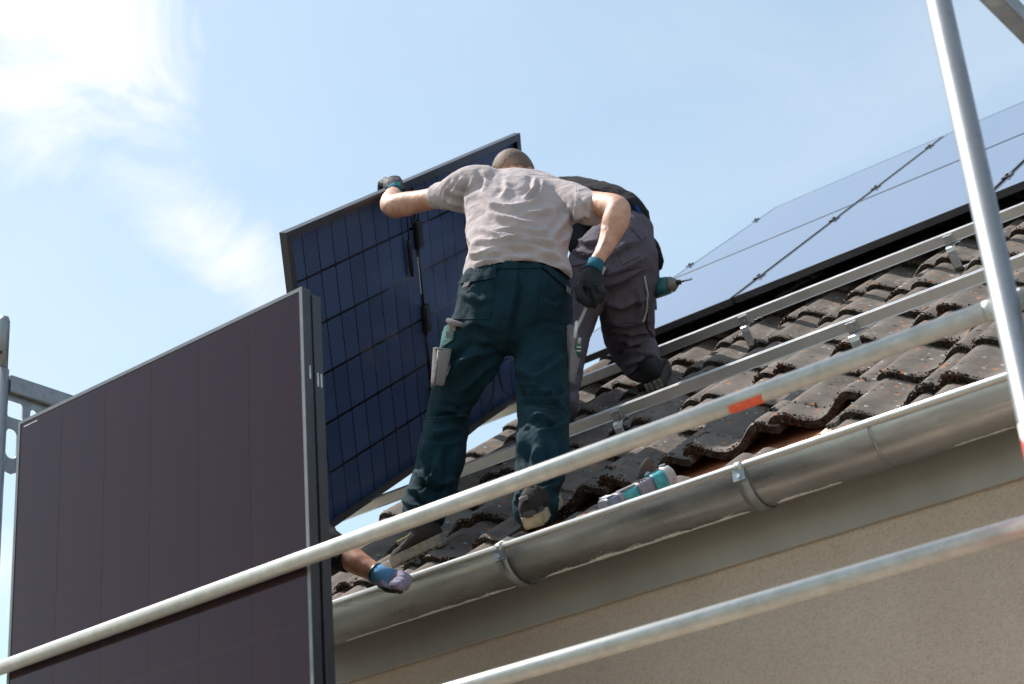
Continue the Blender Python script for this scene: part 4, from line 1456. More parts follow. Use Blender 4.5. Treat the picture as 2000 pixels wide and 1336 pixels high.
    MB().tube([S(847, 680, 5.715), S(864, 681, 5.695), S(881, 684, 5.70)], 0.0022, 6).build('hem', MT['grey_cloth'], cgo)
    fl = MB()
    loft(fl, [(874, 625, 5.74, 5, 1), (885, 631, 5.72, 7, 0.8), (904, 634, 5.70, 4, 0.7)], 3)
    loft(fl, [(878, 640, 5.735, 5, 0.8), (890, 645, 5.72, 4, 0.7)], 3)
    flm = remesh(fl, 'pocket_lining', 0.004, 2); link('pocket_lining', flm, MT['grey_cloth'], tr)
    MB().box(S(876, 654, 5.715), (rt, up, fw), (0.008, 0.011, 0.001)).build('logo_patch', MT['grey_cloth'], tr)
    # grey tool pocket on the right thigh
    tp = MB()
    loft(tp, [(1112, 640, 5.76, 10, 1.6), (1119, 680, 5.73, 13, 1.6), (1117, 715, 5.70, 12, 1.5), (1113, 748, 5.66, 7, 1.2)], 4)
    tpm = remesh(tp, 'tool_pocket', 0.005, 4); fold(tpm, [([(1118, 660), (1114, 700), (1112, 735)], 3, 0.004)], 0.003, 14, fine=0.001)
    link('tool_pocket', tpm, MT['grey_cloth'], tr)

    # shirt
    mb = MB()
    loft(mb, [(1011, 548, 5.855, 109, 0.70), (1010, 525, 5.87, 104, 0.66), (1011, 500, 5.90, 97, 0.64), (1013, 465, 5.97, 101, 0.62), (1014, 430, 6.06, 105, 0.60), (1016, 400, 6.14, 107, 0.55), (1018, 380, 6.21, 103, 0.48), (1017, 369, 6.28, 92, 0.42), (1012, 368, 6.33, 62, 0.40)])
    loft(mb, [(965, 375, 6.18, 46, 0.9), (932, 372, 6.18, 51, 0.82), (905, 375, 6.20, 44, 0.85), (878, 380, 6.24, 31, 1.0), (852, 384, 6.285, 24.5, 1.05)])
    loft(mb, [(1070, 392, 6.16, 44, 0.95), (1102, 394, 6.12, 40, 0.95), (1130, 399, 6.04, 36, 1.0), (1152, 407, 5.985, 33, 1.05), (1161, 410, 5.96, 31, 1.05)])
    me = remesh(mb, 'shirt', 0.0065, 9)
    co = coords(me); p2 = project(co)
    folds = [
        ([(925, 345), (915, 380), (910, 420)], 6, 0.010), ([(935, 400), (970, 425), (1010, 440), (1060, 437)], 7, 0.009), ([(1045, 345), (1040, 375), (1020, 395)], 6, 0.010), ([(1060, 350), (1052, 385), (1030, 405)], 5, 0.008),
        ([(930, 372), (960, 402), (1000, 408), (1045, 395)], 8, 0.008), ([(960, 455), (1000, 446), (1050, 456), (1080, 448)], 6, 0.009), ([(935, 445), (965, 462), (1000, 465)], 6, 0.008),
        ([(925, 470), (960, 476), (1000, 470), (1040, 458)], 6, 0.010), ([(1000, 474), (1040, 470), (1085, 478), (1105, 470)], 5, 0.009), ([(940, 492), (985, 482), (1030, 484), (1070, 492)], 5, 0.010),
        ([(935, 510), (970, 494), (1005, 490)], 5, 0.008), ([(1040, 492), (1075, 500), (1098, 512)], 6, 0.009), ([(915, 500), (940, 500), (965, 490)], 5, 0.008),
        ([(1115, 400), (1095, 440), (1070, 470)], 7, 0.009), ([(1118, 440), (1100, 470), (1080, 490)], 6, 0.008), ([(1010, 415), (1050, 420), (1090, 405)], 7, 0.007),
        ([(985, 345), (990, 375), (975, 395)], 7, 0.006), ([(940, 330), (950, 355), (945, 380)], 6, 0.007), ([(975, 500), (1020, 508), (1060, 503)], 5, 0.007),
        ([(925, 520), (950, 512), (985, 512)], 5, 0.007), ([(910, 455), (925, 480), (920, 505)], 6, 0.007), ([(1090, 515), (1105, 530), (1112, 548)], 5, 0.007),
        # sleeves
        ([(905, 345), (890, 370), (880, 398)], 5, 0.008), ([(890, 352), (872, 372), (866, 392)], 4, 0.007), ([(912, 405), (890, 395), (865, 385)], 5, 0.008), ([(915, 385), (895, 378), (875, 368)], 5, 0.007),
        ([(1125, 375), (1130, 400), (1128, 430)], 5, 0.009), ([(1140, 385), (1150, 410), (1148, 430)], 4, 0.006), ([(1120, 430), (1140, 420), (1155, 425)], 5, 0.007)]
    fold(me, folds, 0.0042, 7.5, (1, 1, 1.2), 3.0, 0.0012, 2.2)
    # cut the hem: higher over the spine, lower at the hips
    bm = bmesh.new(); bm.from_mesh(me)
    hemx = [860, 900, 915, 940, 973, 1016, 1060, 1090, 1108, 1122, 1160]; hemy = [562, 551, 540, 524, 513, 509, 512, 524, 538, 550, 562]
    def facing(f):
        d_ = np.array(f.calc_center_median()) - CAMP
        return np.array(f.normal) @ d_ / np.linalg.norm(d_) < 0.12
    for i in range(len(hemx) - 1):
        sel = []
        for f in bm.faces:
            q = project(np.array(f.calc_center_median()))
            if hemx[i] - 3 <= q[0] <= hemx[i + 1] + 3 and q[1] > 490 and facing(f): sel.append(f)
        if not sel: continue
        n_ = np.cross(ray(hemx[i], hemy[i]), ray(hemx[i + 1], hemy[i + 1])); n_ /= np.linalg.norm(n_)
        ed = {e for f in sel for e in f.edges}; vt = {v for f in sel for v in f.verts}
        bmesh.ops.bisect_plane(bm, geom=list(vt) + list(ed) + sel, plane_co=tuple(CAMP), plane_no=tuple(n_))
    bm.normal_update()
    kill = []
    for f in bm.faces:
        q = project(np.array(f.calc_center_median()))
        if q[1] > 560 or (q[1] > 500 and facing(f) and q[1] > np.interp(q[0], hemx, hemy)): kill.append(f)
    bmesh.ops.delete(bm, geom=kill, context='FACES')
    shell(bm, 0.003)
    for f in bm.faces: f.smooth = True
    bm.to_mesh(me); bm.free()
    sh = link('shirt', me, MT['shirt'], root)
    stitch(me, [(915, 322), (917, 345), (912, 380), (909, 415)], 'sleeve_seam', MT['shirt'], sh, 0.0018, 0.0015)
    stitch(me, [(1125, 362), (1122, 385), (1119, 415)], 'sleeve_seam', MT['shirt'], sh, 0.0018, 0.0015)
    hs = [(x, y - 5) for x, y in zip(hemx[1:-1], hemy[1:-1])]
    stitch(me, hs, 'hem_seam', MT['shirt'], sh, 0.0012, 0.001)

    # body: head, neck, arms in one surface
    mb = MB(); hair = MB()
    hc = S(1004, 354, 6.46)
    gaze = np.array([-0.28, 0.80, -0.50])
    build_head(mb, hair, hc, gaze, np.array([-0.1, 0.45, 0.9]))
    loft(mb, [(1012, 388, 6.26, 30, 1.0), (1011, 370, 6.34, 26, 1.0), (1007, 360, 6.42, 26, 1.0)], 3)
    loft(mb, [(930, 373, 6.16, 22), (885, 380, 6.22, 22), (845, 388, 6.30, 21), (812, 395, 6.36, 22), (785, 400, 6.40, 24), (769, 403, 6.425, 23), (763, 397, 6.46, 21), (766, 386, 6.54, 18), (770, 377, 6.61, 14), (771, 370, 6.64, 13)])
    loft(mb, [(1105, 396, 6.10, 27), (1140, 398, 6.04, 27), (1170, 401, 5.97, 26), (1196, 403, 5.90, 25), (1207, 410, 5.865, 25), (1201, 435, 5.845, 26), (1193, 458, 5.825, 21), (1182, 482, 5.80, 17), (1169, 505, 5.77, 14), (1162, 517, 5.755, 13.5)])
    loft(mb, [(1215, 402, 5.87, 14), (1219, 412, 5.86, 13)], 3)
    # trunk under the shirt
    loft(mb, [(1010, 500, 5.92, 80, 0.6), (1014, 430, 6.08, 88, 0.55), (1016, 395, 6.20, 84, 0.42), (1012, 380, 6.27, 55, 0.45)])
    me = remesh(mb, 'body', 0.005, 5)
    fold(me, [([(1172, 436), (1182, 442), (1190, 455)], 4, -0.004), ([(760, 385), (765, 400), (775, 415)], 4, 0.003), ([(1190, 440), (1180, 470), (1168, 500)], 4, 0.003)], 0.0012, 14, fine=0.0005)
    link('body', me, MT['skin'], root)
    hm = remesh(hair, 'hair', 0.004, 3)
    hco = coords(hm)
    # keep the cropped hair to crown, back and sides, off the face
    g_ = gaze / np.linalg.norm(gaze)
    upv = np.array([-0.1, 0.45, 0.9]); upv -= g_ * (upv @ g_); upv /= np.linalg.norm(upv)
    bm = bmesh.new(); bm.from_mesh(hm); bm.verts.ensure_lookup_table()
    rel = hco - hc
    hq = project(hco)
    nape = 323 + 5 * np.sin(hq[:, 0] * 0.35) * 0.4 + 6 * np.abs((hq[:, 0] - 1004) / 43)        # neck hairline at the back
    bmesh.ops.delete(bm, geom=[bm.verts[i] for i in range(len(bm.verts)) if rel[i] @ g_ > 0.055 or rel[i] @ upv < -0.10 or hq[i, 1] > nape[i]], context='VERTS')
    bm.to_mesh(hm); bm.free()
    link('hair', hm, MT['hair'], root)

    # left glove hooked over the panel edge
    T = hpt(0.475, 1.0, 0.0)               # not used for placing, keeps the hand on the panel edge
    mb = MB()
    w0 = S(770, 374, 6.62)
    loft(mb, [(770, 372, 6.63, 15.5, 0.9), (768, 362, 6.66, 19, 0.75), (765, 354, 6.70, 19, 0.6)], 4)
    for i, (kx, ky, tx, ty, e) in enumerate(((781, 352, 776, 360, 0.10), (771, 349, 763, 360, 0.12), (760, 350, 750, 364, 0.11), (751, 356, 742, 370, 0.09))):
        k0 = S(kx, ky + 3, 6.70); k1 = S((kx + tx) / 2 - 3, ky + 1, 6.74); k2 = S(tx, ty - 3, 6.78); k3 = S(tx + 1, ty + 9, 6.79)
        finger(mb, [k0, k1, k2, k3], 0.0115, 0.0095)
    finger(mb, [S(780, 366, 6.65), S(789, 372, 6.655), S(786, 380, 6.66)], 0.012, 0.0095)
    gm = remesh(mb, 'glove', 0.0035, 3); fold(gm, [([(758, 352), (756, 362), (754, 370)], 3, 0.002)], 0.0015, 20, fine=0.0006)
    gl = link('glove', gm, MT['glove_black'], root); gl['label'] = 'black glove with purple grey back, hooked over the panel edge'
    patch(gm, [(757, 356), (775, 347), (789, 352), (790, 368), (762, 372)], 'knit_back', MT['glove_grey'], gl, 0.0012, 0.0015)
    patch(gm, [(769, 358), (781, 357), (780, 363), (771, 364)], 'logo', MT['green'], gl, 0.0045, 0.0008)
    MB().tube([S(772, 378, 6.60), S(770, 370, 6.635)], [0.0285, 0.0290], 20).build('cuff', MT['glove_teal'], gl)

    # right glove, loosely closed at the hip
    mb = MB()
    loft(mb, [(1160, 520, 5.75, 15, 0.9), (1157, 535, 5.735, 20, 0.75), (1153, 552, 5.72, 25, 0.6), (1150, 566, 5.71, 25, 0.6)], 4)
    D = 5.70
    for (kx, ky, mx, my, tx, ty) in ((1131, 566, 1131, 583, 1142, 588), (1143, 571, 1145, 590, 1150, 592), (1157, 570, 1165, 584, 1160, 592), (1169, 563, 1179, 573, 1172, 584)):
        finger(mb, [S(kx, ky, D + 0.01), S(mx, my, D - 0.03), S(tx, ty + 4, D - 0.015), S(tx - 1, ty - 3, D + 0.035)], 0.0125, 0.0105)
    finger(mb, [S(1137, 545, D + 0.01), S(1129, 562, D - 0.035), S(1138, 582, D - 0.055), S(1147, 593, D - 0.05)], 0.0135, 0.011)
    gm = remesh(mb, 'glove', 0.0035, 3)
    fold(gm, [([(1135, 545), (1150, 552), (1170, 548)], 3, 0.003), ([(1140, 560), (1155, 556), (1172, 560)], 3, 0.003), ([(1150, 540), (1160, 555), (1175, 575)], 3, 0.003)], 0.002, 20, fine=0.0008)
    gr = link('glove', gm, MT['glove_black'], root); gr['label'] = 'black glove with teal cuff at the hip'
    MB().tube([S(1165, 511, 5.76), S(1161, 521, 5.75), S(1157, 531, 5.738)], [0.0275, 0.0290, 0.0325], 22).build('cuff', MT['glove_teal'], gr)

    # left shoe pointing to the left, outer side showing
    def shoe(heel, toe, upv, hw, name_mat, sole_mat, ankle):
        L = toe - heel; ln = np.linalg.norm(L); l = L / ln
        u = upv - l * (upv @ l); u /= np.linalg.norm(u); s_ = np.cross(l, u)
        mb = MB()
        # upper: sections along the foot
        secs = [(0.0, 0.028, 0.035, 0.075), (0.08, 0.034, 0.044, 0.095), (0.25, 0.036, 0.05, 0.105), (0.42, 0.037, 0.05, 0.085), (0.6, 0.044, 0.04, 0.062), (0.78, 0.047, 0.034, 0.05), (0.92, 0.040, 0.03, 0.042), (1.0, 0.022, 0.02, 0.03)]
        rings = []
        for t, w, _, h in secs:
            c = heel + l * ln * t
            ring = []
            for a in np.linspace(0, 2 * math.pi, 20, endpoint=False):
                x, z = math.cos(a), math.sin(a)
                ring.append(c + s_ * w * x * (1 if z < 0 else (1 - 0.25 * z)) + u * (0.014 + (h - 0.014) * (0.5 + 0.5 * z)))
            rings.append(ring)
        mb.rings(rings, True, True)
        mb.tube([heel + l * 0.075 + u * 0.06, ankle], [0.046, 0.042], 18)
        um = remesh(mb, 'shoe', 0.005, 4); fold(um, [], 0.0015, 16, fine=0.0006)
        so = link('shoe', um, name_mat, root)
        # sole slab following the foot outline
        out = []
        for t, w in ((-0.02, 0.018), (0.0, 0.030), (0.1, 0.037), (0.3, 0.036), (0.45, 0.037), (0.62, 0.047), (0.8, 0.050), (0.93, 0.043), (1.01, 0.026), (1.03, 0.012)):
            out.append((t, w))
        pts = [heel + l * ln * t + s_ * w for t, w in out] + [heel + l * ln * t - s_ * w for t, w in reversed(out)]
        layers = []
        for h, g in ((-0.002, 0.90), (0.004, 0.98), (0.012, 1.0), (0.016, 0.97), (0.019, 1.0), (0.027, 0.98), (0.030, 0.93)):
            cc = heel + l * ln * 0.5
            layers.append([cc + (p - cc) * (g * 0.06 + 0.94) + u * h for p in pts])
        sl = MB().rings(layers, True, False).build('sole', sole_mat, so)
        # tread blocks underneath
        for t in np.linspace(0.05, 0.95, 9):
            w = np.interp(t, [a for a, _ in out], [b for _, b in out])
            MB().box(heel + l * ln * t - u * 0.005, (l, s_, u), (0.008, w * 0.85, 0.004)).build('tread', sole_mat, sl)
        return so, l, u, s_

    so, l, u, s_ = shoe(S(868, 1058, 5.60), S(772, 1103, 5.66), np.array([0.16, -0.42, 0.9]), 0.04, MT['shoe'], MT['sole'], S(835, 1012, 5.655))
    hl_ = S(868, 1058, 5.60)
    MB().tube([S(775, 1058, 5.62), S(790, 1050, 5.61), S(801, 1044, 5.605)], 0.0016, 6).build('piping', MT['yellow'], so)
    MB().box(hl_ + l * 0.10 + u * 0.022 - s_ * 0.036, (l, u, s_), (0.03, 0.006, 0.002)).build('sole_inlay', MT['sole_tan'], so)
    so, l, u, s_ = shoe(S(1042, 1026, 5.20), S(1078, 985, 5.46), np.array([0.10, -0.55, 0.82]), 0.04, MT['shoe'], MT['sole_tan'], S(1054, 978, 5.31))
    hr_ = S(1042, 1026, 5.20)
    MB().tube([hr_ + u * 0.085 - l * 0.002 + s_ * 0.012, hr_ + u * 0.086 - l * 0.006, hr_ + u * 0.085 - l * 0.002 - s_ * 0.012], 0.007, 8).build('heel_tab', MT['grey_cloth'], so)
    rings = []
    for h, g in ((0.026, 0.036), (0.035, 0.0375), (0.046, 0.034)):
        rings.append([hr_ + l * 0.03 + u * h + (s_ * math.cos(a) * g - l * math.sin(a) * (g + 0.001)) for a in np.linspace(-0.3, math.pi + 0.3, 16)])
    MB().rings(rings, False, True, closed=False).build('heel_cap', MT['sole_grey'], so)

    # tools in and above the right thigh pocket
    t1 = empty('folding_rule', S(1135, 620, 5.70), 'grey folding rule hanging from the gloved hand at the hip', 'folding rule')
    MB().box((S(1149, 592, 5.70) + S(1127, 640, 5.71)) / 2, ((S(1149, 592, 5.70) - S(1127, 640, 5.71)) / np.linalg.norm(S(1149, 592, 5.70) - S(1127, 640, 5.71)), rt, fw), (0.045, 0.0055, 0.0025)).build('rule_leaf', MT['reflex'], t1, 0.0008, 1)
    MB().tube([S(1129, 574, 5.69), S(1126, 586, 5.685), S(1131, 597, 5.68), S(1141, 590, 5.675)], 0.0012, 6).build('wire_loop', MT['black'], t1)
    t2 = empty('marker_pen', S(1125, 648, 5.70), 'white marker pen standing in the grey thigh pocket', 'pen')
    MB().tube([S(1127, 628, 5.71), S(1121, 665, 5.715)], [0.0062, 0.0062], 12).build('barrel', MT['white'], t2)
    MB().tube([S(1128, 626, 5.71), S(1127, 629, 5.71)], [0.0045, 0.0062], 12).build('tip', MT['reflex'], t2)
    t3 = empty('screwdriver', S(1130, 680, 5.70), 'green screwdriver handle with white rings in the thigh pocket', 'screwdriver')
    MB().tube([S(1133, 660, 5.705), S(1130, 672, 5.70)], [0.005, 0.006], 12).build('shaft_guide', MT['reflex'], t3)
    grn = plain('dark_green_plastic', (0.015, 0.10, 0.075), 0.4)
    MB().tube([S(1130, 671, 5.70), S(1129, 675, 5.70), S(1128, 690, 5.70), S(1127, 698, 5.70)], [0.007, 0.0098, 0.0098, 0.007], 14).build('grip', grn, t3)
    for yy in (677, 684):
        MB().tube([S(1129.4 - (yy - 675) * 0.07, yy, 5.70), S(1129.3 - (yy - 675) * 0.07, yy + 2.2, 5.70)], 0.0101, 14).build('ring', MT['white'], t3)
    return root


worker_teal()


# ---- crouching worker in plum trousers ---------------------------------------
def worker_plum():
    root = empty('person', S(1200, 770, 7.0), 'crouching worker in plum grey trousers and dark shirt, behind the teal-trousered man', 'person')
    mb = MB()
    # seat and hips
    loft(mb, [(1240, 432, 7.00, 38, 0.9), (1228, 455, 6.98, 56, 0.9), (1216, 485, 6.95, 76, 0.85), (1206, 515, 6.93, 84, 0.85), (1204, 545, 6.93, 76, 0.85)])
    # right thigh and shin (knee up the slope)
    loft(mb, [(1235, 500, 6.93, 54, 1.0), (1230, 545, 6.92, 56, 1.0), (1224, 590, 6.95, 53, 1.0), (1224, 625, 7.02, 51, 1.0), (1227, 655, 7.10, 48, 1.0), (1236, 678, 7.10, 46, 1.0), (1248, 700, 7.05, 42, 1.0), (1255, 713, 7.00, 38, 1.0), (1258, 719, 6.98, 35, 1.0)])
    # left leg
    loft(mb, [(1160, 510, 6.93, 50, 1.0), (1148, 560, 6.90, 46, 1.0), (1134, 610, 6.88, 36, 1.0), (1118, 660, 6.85, 34, 1.0), (1108, 710, 6.76, 32, 1.0), (1100, 760, 6.62, 32, 1.0), (1097, 800, 6.50, 32, 1.0)])
    me = remesh(mb, 'trousers', 0.007, 8)
    folds = [([(1175, 585), (1215, 600), (1262, 580)], 7, 0.010), ([(1172, 560), (1215, 545), (1262, 520)], 8, 0.011), ([(1180, 540), (1225, 520), (1268, 500)], 8, 0.009), ([(1195, 500), (1220, 480), (1255, 470)], 7, 0.008),
             ([(1180, 625), (1220, 632), (1268, 622)], 6, 0.010), ([(1182, 645), (1222, 645), (1270, 650)], 5, 0.011), ([(1186, 665), (1225, 660), (1272, 668)], 5, 0.012), ([(1192, 682), (1232, 672), (1280, 682)], 5, 0.012),
             ([(1205, 700), (1240, 688), (1285, 695)], 5, 0.012), ([(1218, 718), (1250, 703), (1290, 706)], 5, 0.011), ([(1225, 735), (1243, 716), (1262, 708)], 4, 0.009), ([(1232, 640), (1225, 672), (1228, 700)], 5, 0.009),
             ([(1120, 465), (1150, 478), (1180, 470)], 6, 0.009), ([(1115, 490), (1150, 500), (1185, 490)], 6, 0.009), ([(1130, 520), (1160, 530), (1190, 520)], 6, 0.009), ([(1170, 590), (1150, 570), (1130, 565)], 6, 0.009),
             ([(1100, 690), (1120, 697), (1135, 690)], 5, 0.009), ([(1100, 720), (1118, 727), (1132, 720)], 5, 0.009), ([(1098, 750), (1116, 757), (1128, 752)], 5, 0.009), ([(1245, 560), (1250, 600), (1240, 635)], 6, 0.007)]
    fold(me, folds, 0.0052, 8.0, (1, 1, 1), 9.0, 0.0012, 2.1)
    # cut the cuff of the right leg square
    tr = link('trousers', me, MT['plum'], root)
    stitch(me, [(1258, 540), (1264, 575), (1262, 610), (1252, 634)], 'reflective_piping', MT['reflex'], tr, 0.0042, 0.004)
    stitch(me, [(1180, 540), (1210, 532), (1262, 520)], 'seam', MT['thread_plum'], tr, 0.0016)
    stitch(me, [(1182, 650), (1215, 632), (1266, 628)], 'seam', MT['thread_plum'], tr, 0.0014)
    stitch(me, [(1190, 480), (1180, 520), (1172, 580)], 'seam', MT['thread_plum'], tr, 0.0016)
    patch(me, [(1206, 488), (1244, 470), (1250, 500), (1215, 518)], 'rear_pocket', MT['plum'], tr, 0.004, 0.003)
    patch(me, [(1222, 432), (1232, 424), (1262, 462), (1252, 470)], 'waistband', MT['plum'], tr, 0.006, 0.004)
    patch(me, [(1115, 500), (1160, 492), (1160, 512), (1115, 522)], 'pocket_flap', MT['plum'], tr, 0.006, 0.004)
    patch(me, [(1262, 600), (1275, 598), (1276, 660), (1262, 640)], 'side_pocket', MT['plum'], tr, 0.008, 0.004)
    MB().box(S(1178, 529, 6.78), (rt * 0.9 - up * 0.42, up * 0.9 + rt * 0.42, fw), (0.006, 0.017, 0.001)).build('logo_patch', MT['reflex'], tr)

    # torso bent forward, dark shirt with a blue inset at the waist
    mb = MB()
    loft(mb, [(1236, 445, 7.00, 40, 0.95), (1222, 424, 7.04, 45, 0.95), (1190, 410, 7.12, 50, 0.95), (1150, 400, 7.22, 50, 0.95), (1105, 392, 7.32, 48, 0.95), (1070, 392, 7.38, 40, 0.9)])
    loft(mb, [(1120, 420, 7.25, 26), (1125, 455, 7.15, 24), (1135, 490, 7.06, 22)])
    loft(mb, [(1080, 410, 7.42, 26), (1060, 440, 7.45, 22), (1050, 470, 7.42, 20)])
    loft(mb, [(1256, 452, 6.98, 9, 0.8), (1275, 478, 6.93, 10, 0.8), (1287, 505, 6.90, 9, 0.8), (1288, 528, 6.90, 6, 0.8)])
    me = remesh(mb, 'shirt', 0.007, 7)
    fold(me, [([(1120, 362), (1160, 372), (1200, 380)], 6, 0.008), ([(1215, 385), (1238, 405), (1255, 430)], 5, 0.008), ([(1190, 378), (1220, 400), (1240, 425)], 5, 0.007), ([(1262, 460), (1278, 485), (1288, 515)], 4, 0.006)], 0.004, 9, seed=2.0, gain=1.3)
    sh = link('shirt', me, MT['navy'], root)
    patch(me, [(1239, 403), (1244, 401), (1269, 446), (1264, 450)], 'blue_inset', MT['blue'], sh, 0.003, 0.002)

    # body: head, neck and forearms
    mb = MB(); hair = MB()
    hc = S(1020, 415, 7.52)
    gaze = np.array([-0.55, 0.55, -0.62]); uv = np.array([-0.6, 0.3, 0.5])
    build_head(mb, hair, hc, gaze, uv)
    loft(mb, [(1085, 398, 7.36, 30), (1050, 405, 7.44, 25), (1030, 410, 7.50, 25)], 3)
    loft(mb, [(1135, 485, 7.07, 20), (1160, 520, 7.10, 17), (1200, 550, 7.14, 14), (1235, 562, 7.12, 13)], 4)
    loft(mb, [(1050, 465, 7.42, 18), (1045, 500, 7.35, 15), (1040, 530, 7.25, 13)], 4)
    loft(mb, [(1190, 420, 7.12, 36, 0.9), (1120, 402, 7.28, 38, 0.9), (1085, 398, 7.36, 34, 0.9)], 4)
    for (bx, by, bd, sx) in ((1240, 563, 7.10, 1), (1040, 535, 7.24, -1)):
        w0 = S(bx, by, bd)
        mb.tube([w0, w0 + np.array([0.03 * sx, -0.02, 0.0]), w0 + np.array([0.075 * sx, -0.04, 0.0])], [0.026, 0.035, 0.03], 14)
        for q in range(4):
            a = w0 + np.array([0.06 * sx, -0.035, 0.027 - 0.018 * q])
            finger(mb, [a, a + np.array([0.03 * sx, -0.03, -0.004]), a + np.array([0.035 * sx, -0.01, -0.02]), a + np.array([0.012 * sx, 0.01, -0.02])], 0.0095, 0.0082)
        finger(mb, [w0 + np.array([0.025 * sx, -0.03, 0.03]), w0 + np.array([0.05 * sx, -0.055, 0.035]), w0 + np.array([0.075 * sx, -0.06, 0.025])], 0.0115, 0.009)
    me = remesh(mb, 'body', 0.006, 4)
    link('body', me, MT['skin'], root)
    hm = remesh(hair, 'hair', 0.005, 3)
    rel = coords(hm) - hc
    g_ = gaze / np.linalg.norm(gaze)
    bm = bmesh.new(); bm.from_mesh(hm); bm.verts.ensure_lookup_table()
    bmesh.ops.delete(bm, geom=[bm.verts[i] for i in range(len(bm.verts)) if rel[i] @ g_ > 0.05], context='VERTS')
    bm.to_mesh(hm); bm.free()
    link('hair', hm, MT['hair'], root)

    # right shoe, heel and tread towards us
    heel = S(1280, 757, 6.90); toe = heel + VV * 0.22 + XV * (-0.06) + NV * 0.035
    l = toe - heel; ln = np.linalg.norm(l); l /= ln
    u = NV * 0.8 + np.array([0, -0.2, 0.3]); u -= l * (u @ l); u /= np.linalg.norm(u); s_ = np.cross(l, u)
    mb = MB()
    rings = []
    for t, w, h in ((-0.02, 0.030, 0.07), (0.04, 0.042, 0.10), (0.2, 0.046, 0.115), (0.4, 0.045, 0.09), (0.65, 0.05, 0.065), (0.85, 0.048, 0.05), (1.0, 0.026, 0.035)):
        c = heel + l * ln * t
        rings.append([c + s_ * w * math.cos(a) * (1 if math.sin(a) < 0 else 1 - 0.2 * math.sin(a)) + u * (0.012 + (h - 0.012) * (0.5 + 0.5 * math.sin(a))) for a in np.linspace(0, 2 * math.pi, 20, endpoint=False)])
    mb.rings(rings, True, True)
    mb.tube([heel + l * 0.06 + u * 0.06, S(1268, 712, 6.97)], [0.046, 0.05], 16)
    um = remesh(mb, 'shoe', 0.005, 4)
    so = link('shoe', um, MT['shoe_black'], root)
    out = [(-0.04, 0.022), (0.0, 0.036), (0.1, 0.042), (0.3, 0.040), (0.5, 0.042), (0.7, 0.052), (0.88, 0.048), (1.0, 0.03), (1.03, 0.014)]
    pts = [heel + l * ln * t + s_ * w for t, w in out] + [heel + l * ln * t - s_ * w for t, w in reversed(out)]
    cc = heel + l * ln * 0.5
    sl = MB().rings([[cc + (p - cc) * g + u * h for p in pts] for h, g in ((-0.012, 0.96), (-0.004, 1.0), (0.014, 1.0), (0.03, 0.97))], True, False).build('sole', MT['sole_grey'], so)
    for i, t in enumerate(np.linspace(0.0, 0.95, 8)):
        for sd in (-1, 0, 1):
            w = np.interp(t, [a for a, _ in out], [b for _, b in out])
            MB().box(heel + l * ln * t - u * 0.016 + s_ * sd * w * 0.62, (l, s_, u), (0.009, w * 0.26, 0.005)).build('tread', MT['sole_grey'], sl)
    for sd in (-0.028, -0.010, 0.010, 0.028):
        MB().box(heel - l * (0.012 - abs(sd) * 0.2) + s_ * sd + u * 0.012, (s_, l, u), (0.007, 0.004, 0.018)).build('heel_lug', MT['sole'], sl, 0.001, 1)
    # left shoe, mostly hidden
    heel = S(1116, 838, 6.42); toe = heel + VV * 0.14 - XV * 0.20; l = (toe - heel) / np.linalg.norm(toe - heel); u = NV - l * (NV @ l); s_ = np.cross(l, u)
    mb = MB(); rings = []
    for t, w, h in ((-0.02, 0.026, 0.06), (0.05, 0.038, 0.09), (0.25, 0.042, 0.1), (0.6, 0.048, 0.065), (0.85, 0.046, 0.05), (1.0, 0.026, 0.035)):
        c = heel + l * 0.26 * t
        rings.append([c + s_ * w * math.cos(a) + u * (h * (0.5 + 0.5 * math.sin(a))) for a in np.linspace(0, 2 * math.pi, 18, endpoint=False)])
    mb.rings(rings, True, True)
    link('shoe', remesh(mb, 'shoe', 0.006, 4), MT['shoe_black'], root)

    # cordless drill in his right hand
    d = empty('cordless_drill', S(1300, 562, 6.9), 'teal and black cordless drill pointing right beside the crouching worker', 'drill')
    teal = plain('teal_plastic', (0.010, 0.115, 0.135), 0.42, 0, 0.12, 60, 0.5)
    ax = S(1346, 548, 6.84) - S(1268, 569, 6.92); ax /= np.linalg.norm(ax)
    dn = np.array([0, 0, -1.0]); dn -= ax * (dn @ ax); dn /= np.linalg.norm(dn); sd = np.cross(ax, dn)
    B = S(1276, 565, 6.91)
    def sect(t, w, h, off=0.0, n=18, p=2.6):
        c = B + ax * t + dn * off
        return [c + sd * w * np.sign(math.cos(a)) * abs(math.cos(a)) ** (2 / p) + dn * h * np.sign(math.sin(a)) * abs(math.sin(a)) ** (2 / p) for a in np.linspace(0, 2 * math.pi, n, endpoint=False)]
    MB().rings([sect(-0.055, 0.022, 0.024), sect(-0.045, 0.030, 0.034), sect(0.0, 0.033, 0.038), sect(0.018, 0.033, 0.037)], True, True).build('motor_housing', MT['black'], d)
    MB().rings([sect(0.018, 0.0335, 0.037), sect(0.04, 0.033, 0.036), sect(0.066, 0.031, 0.033), sect(0.070, 0.028, 0.030)], True, True).build('gear_housing', teal, d)
    MB().rings([sect(0.070, 0.029, 0.031), sect(0.084, 0.028, 0.029), sect(0.094, 0.022, 0.022), sect(0.104, 0.014, 0.014)], True, True).build('nose_cone', plain('grey_plastic', (0.16, 0.15, 0.13), 0.5), d)
    MB().tube([B + ax * 0.104, B + ax * 0.118], 0.0105, 14).build('chuck', MT['black'], d)
    MB().tube([B + ax * 0.118, B + ax * 0.168], 0.0042, 8).build('bit', MT['hook'], d)
    MB().box(B - dn * 0.037 + ax * 0.0, (ax, sd, dn), (0.035, 0.018, 0.004)).build('top_grip', MT['black'], d, 0.002, 2)
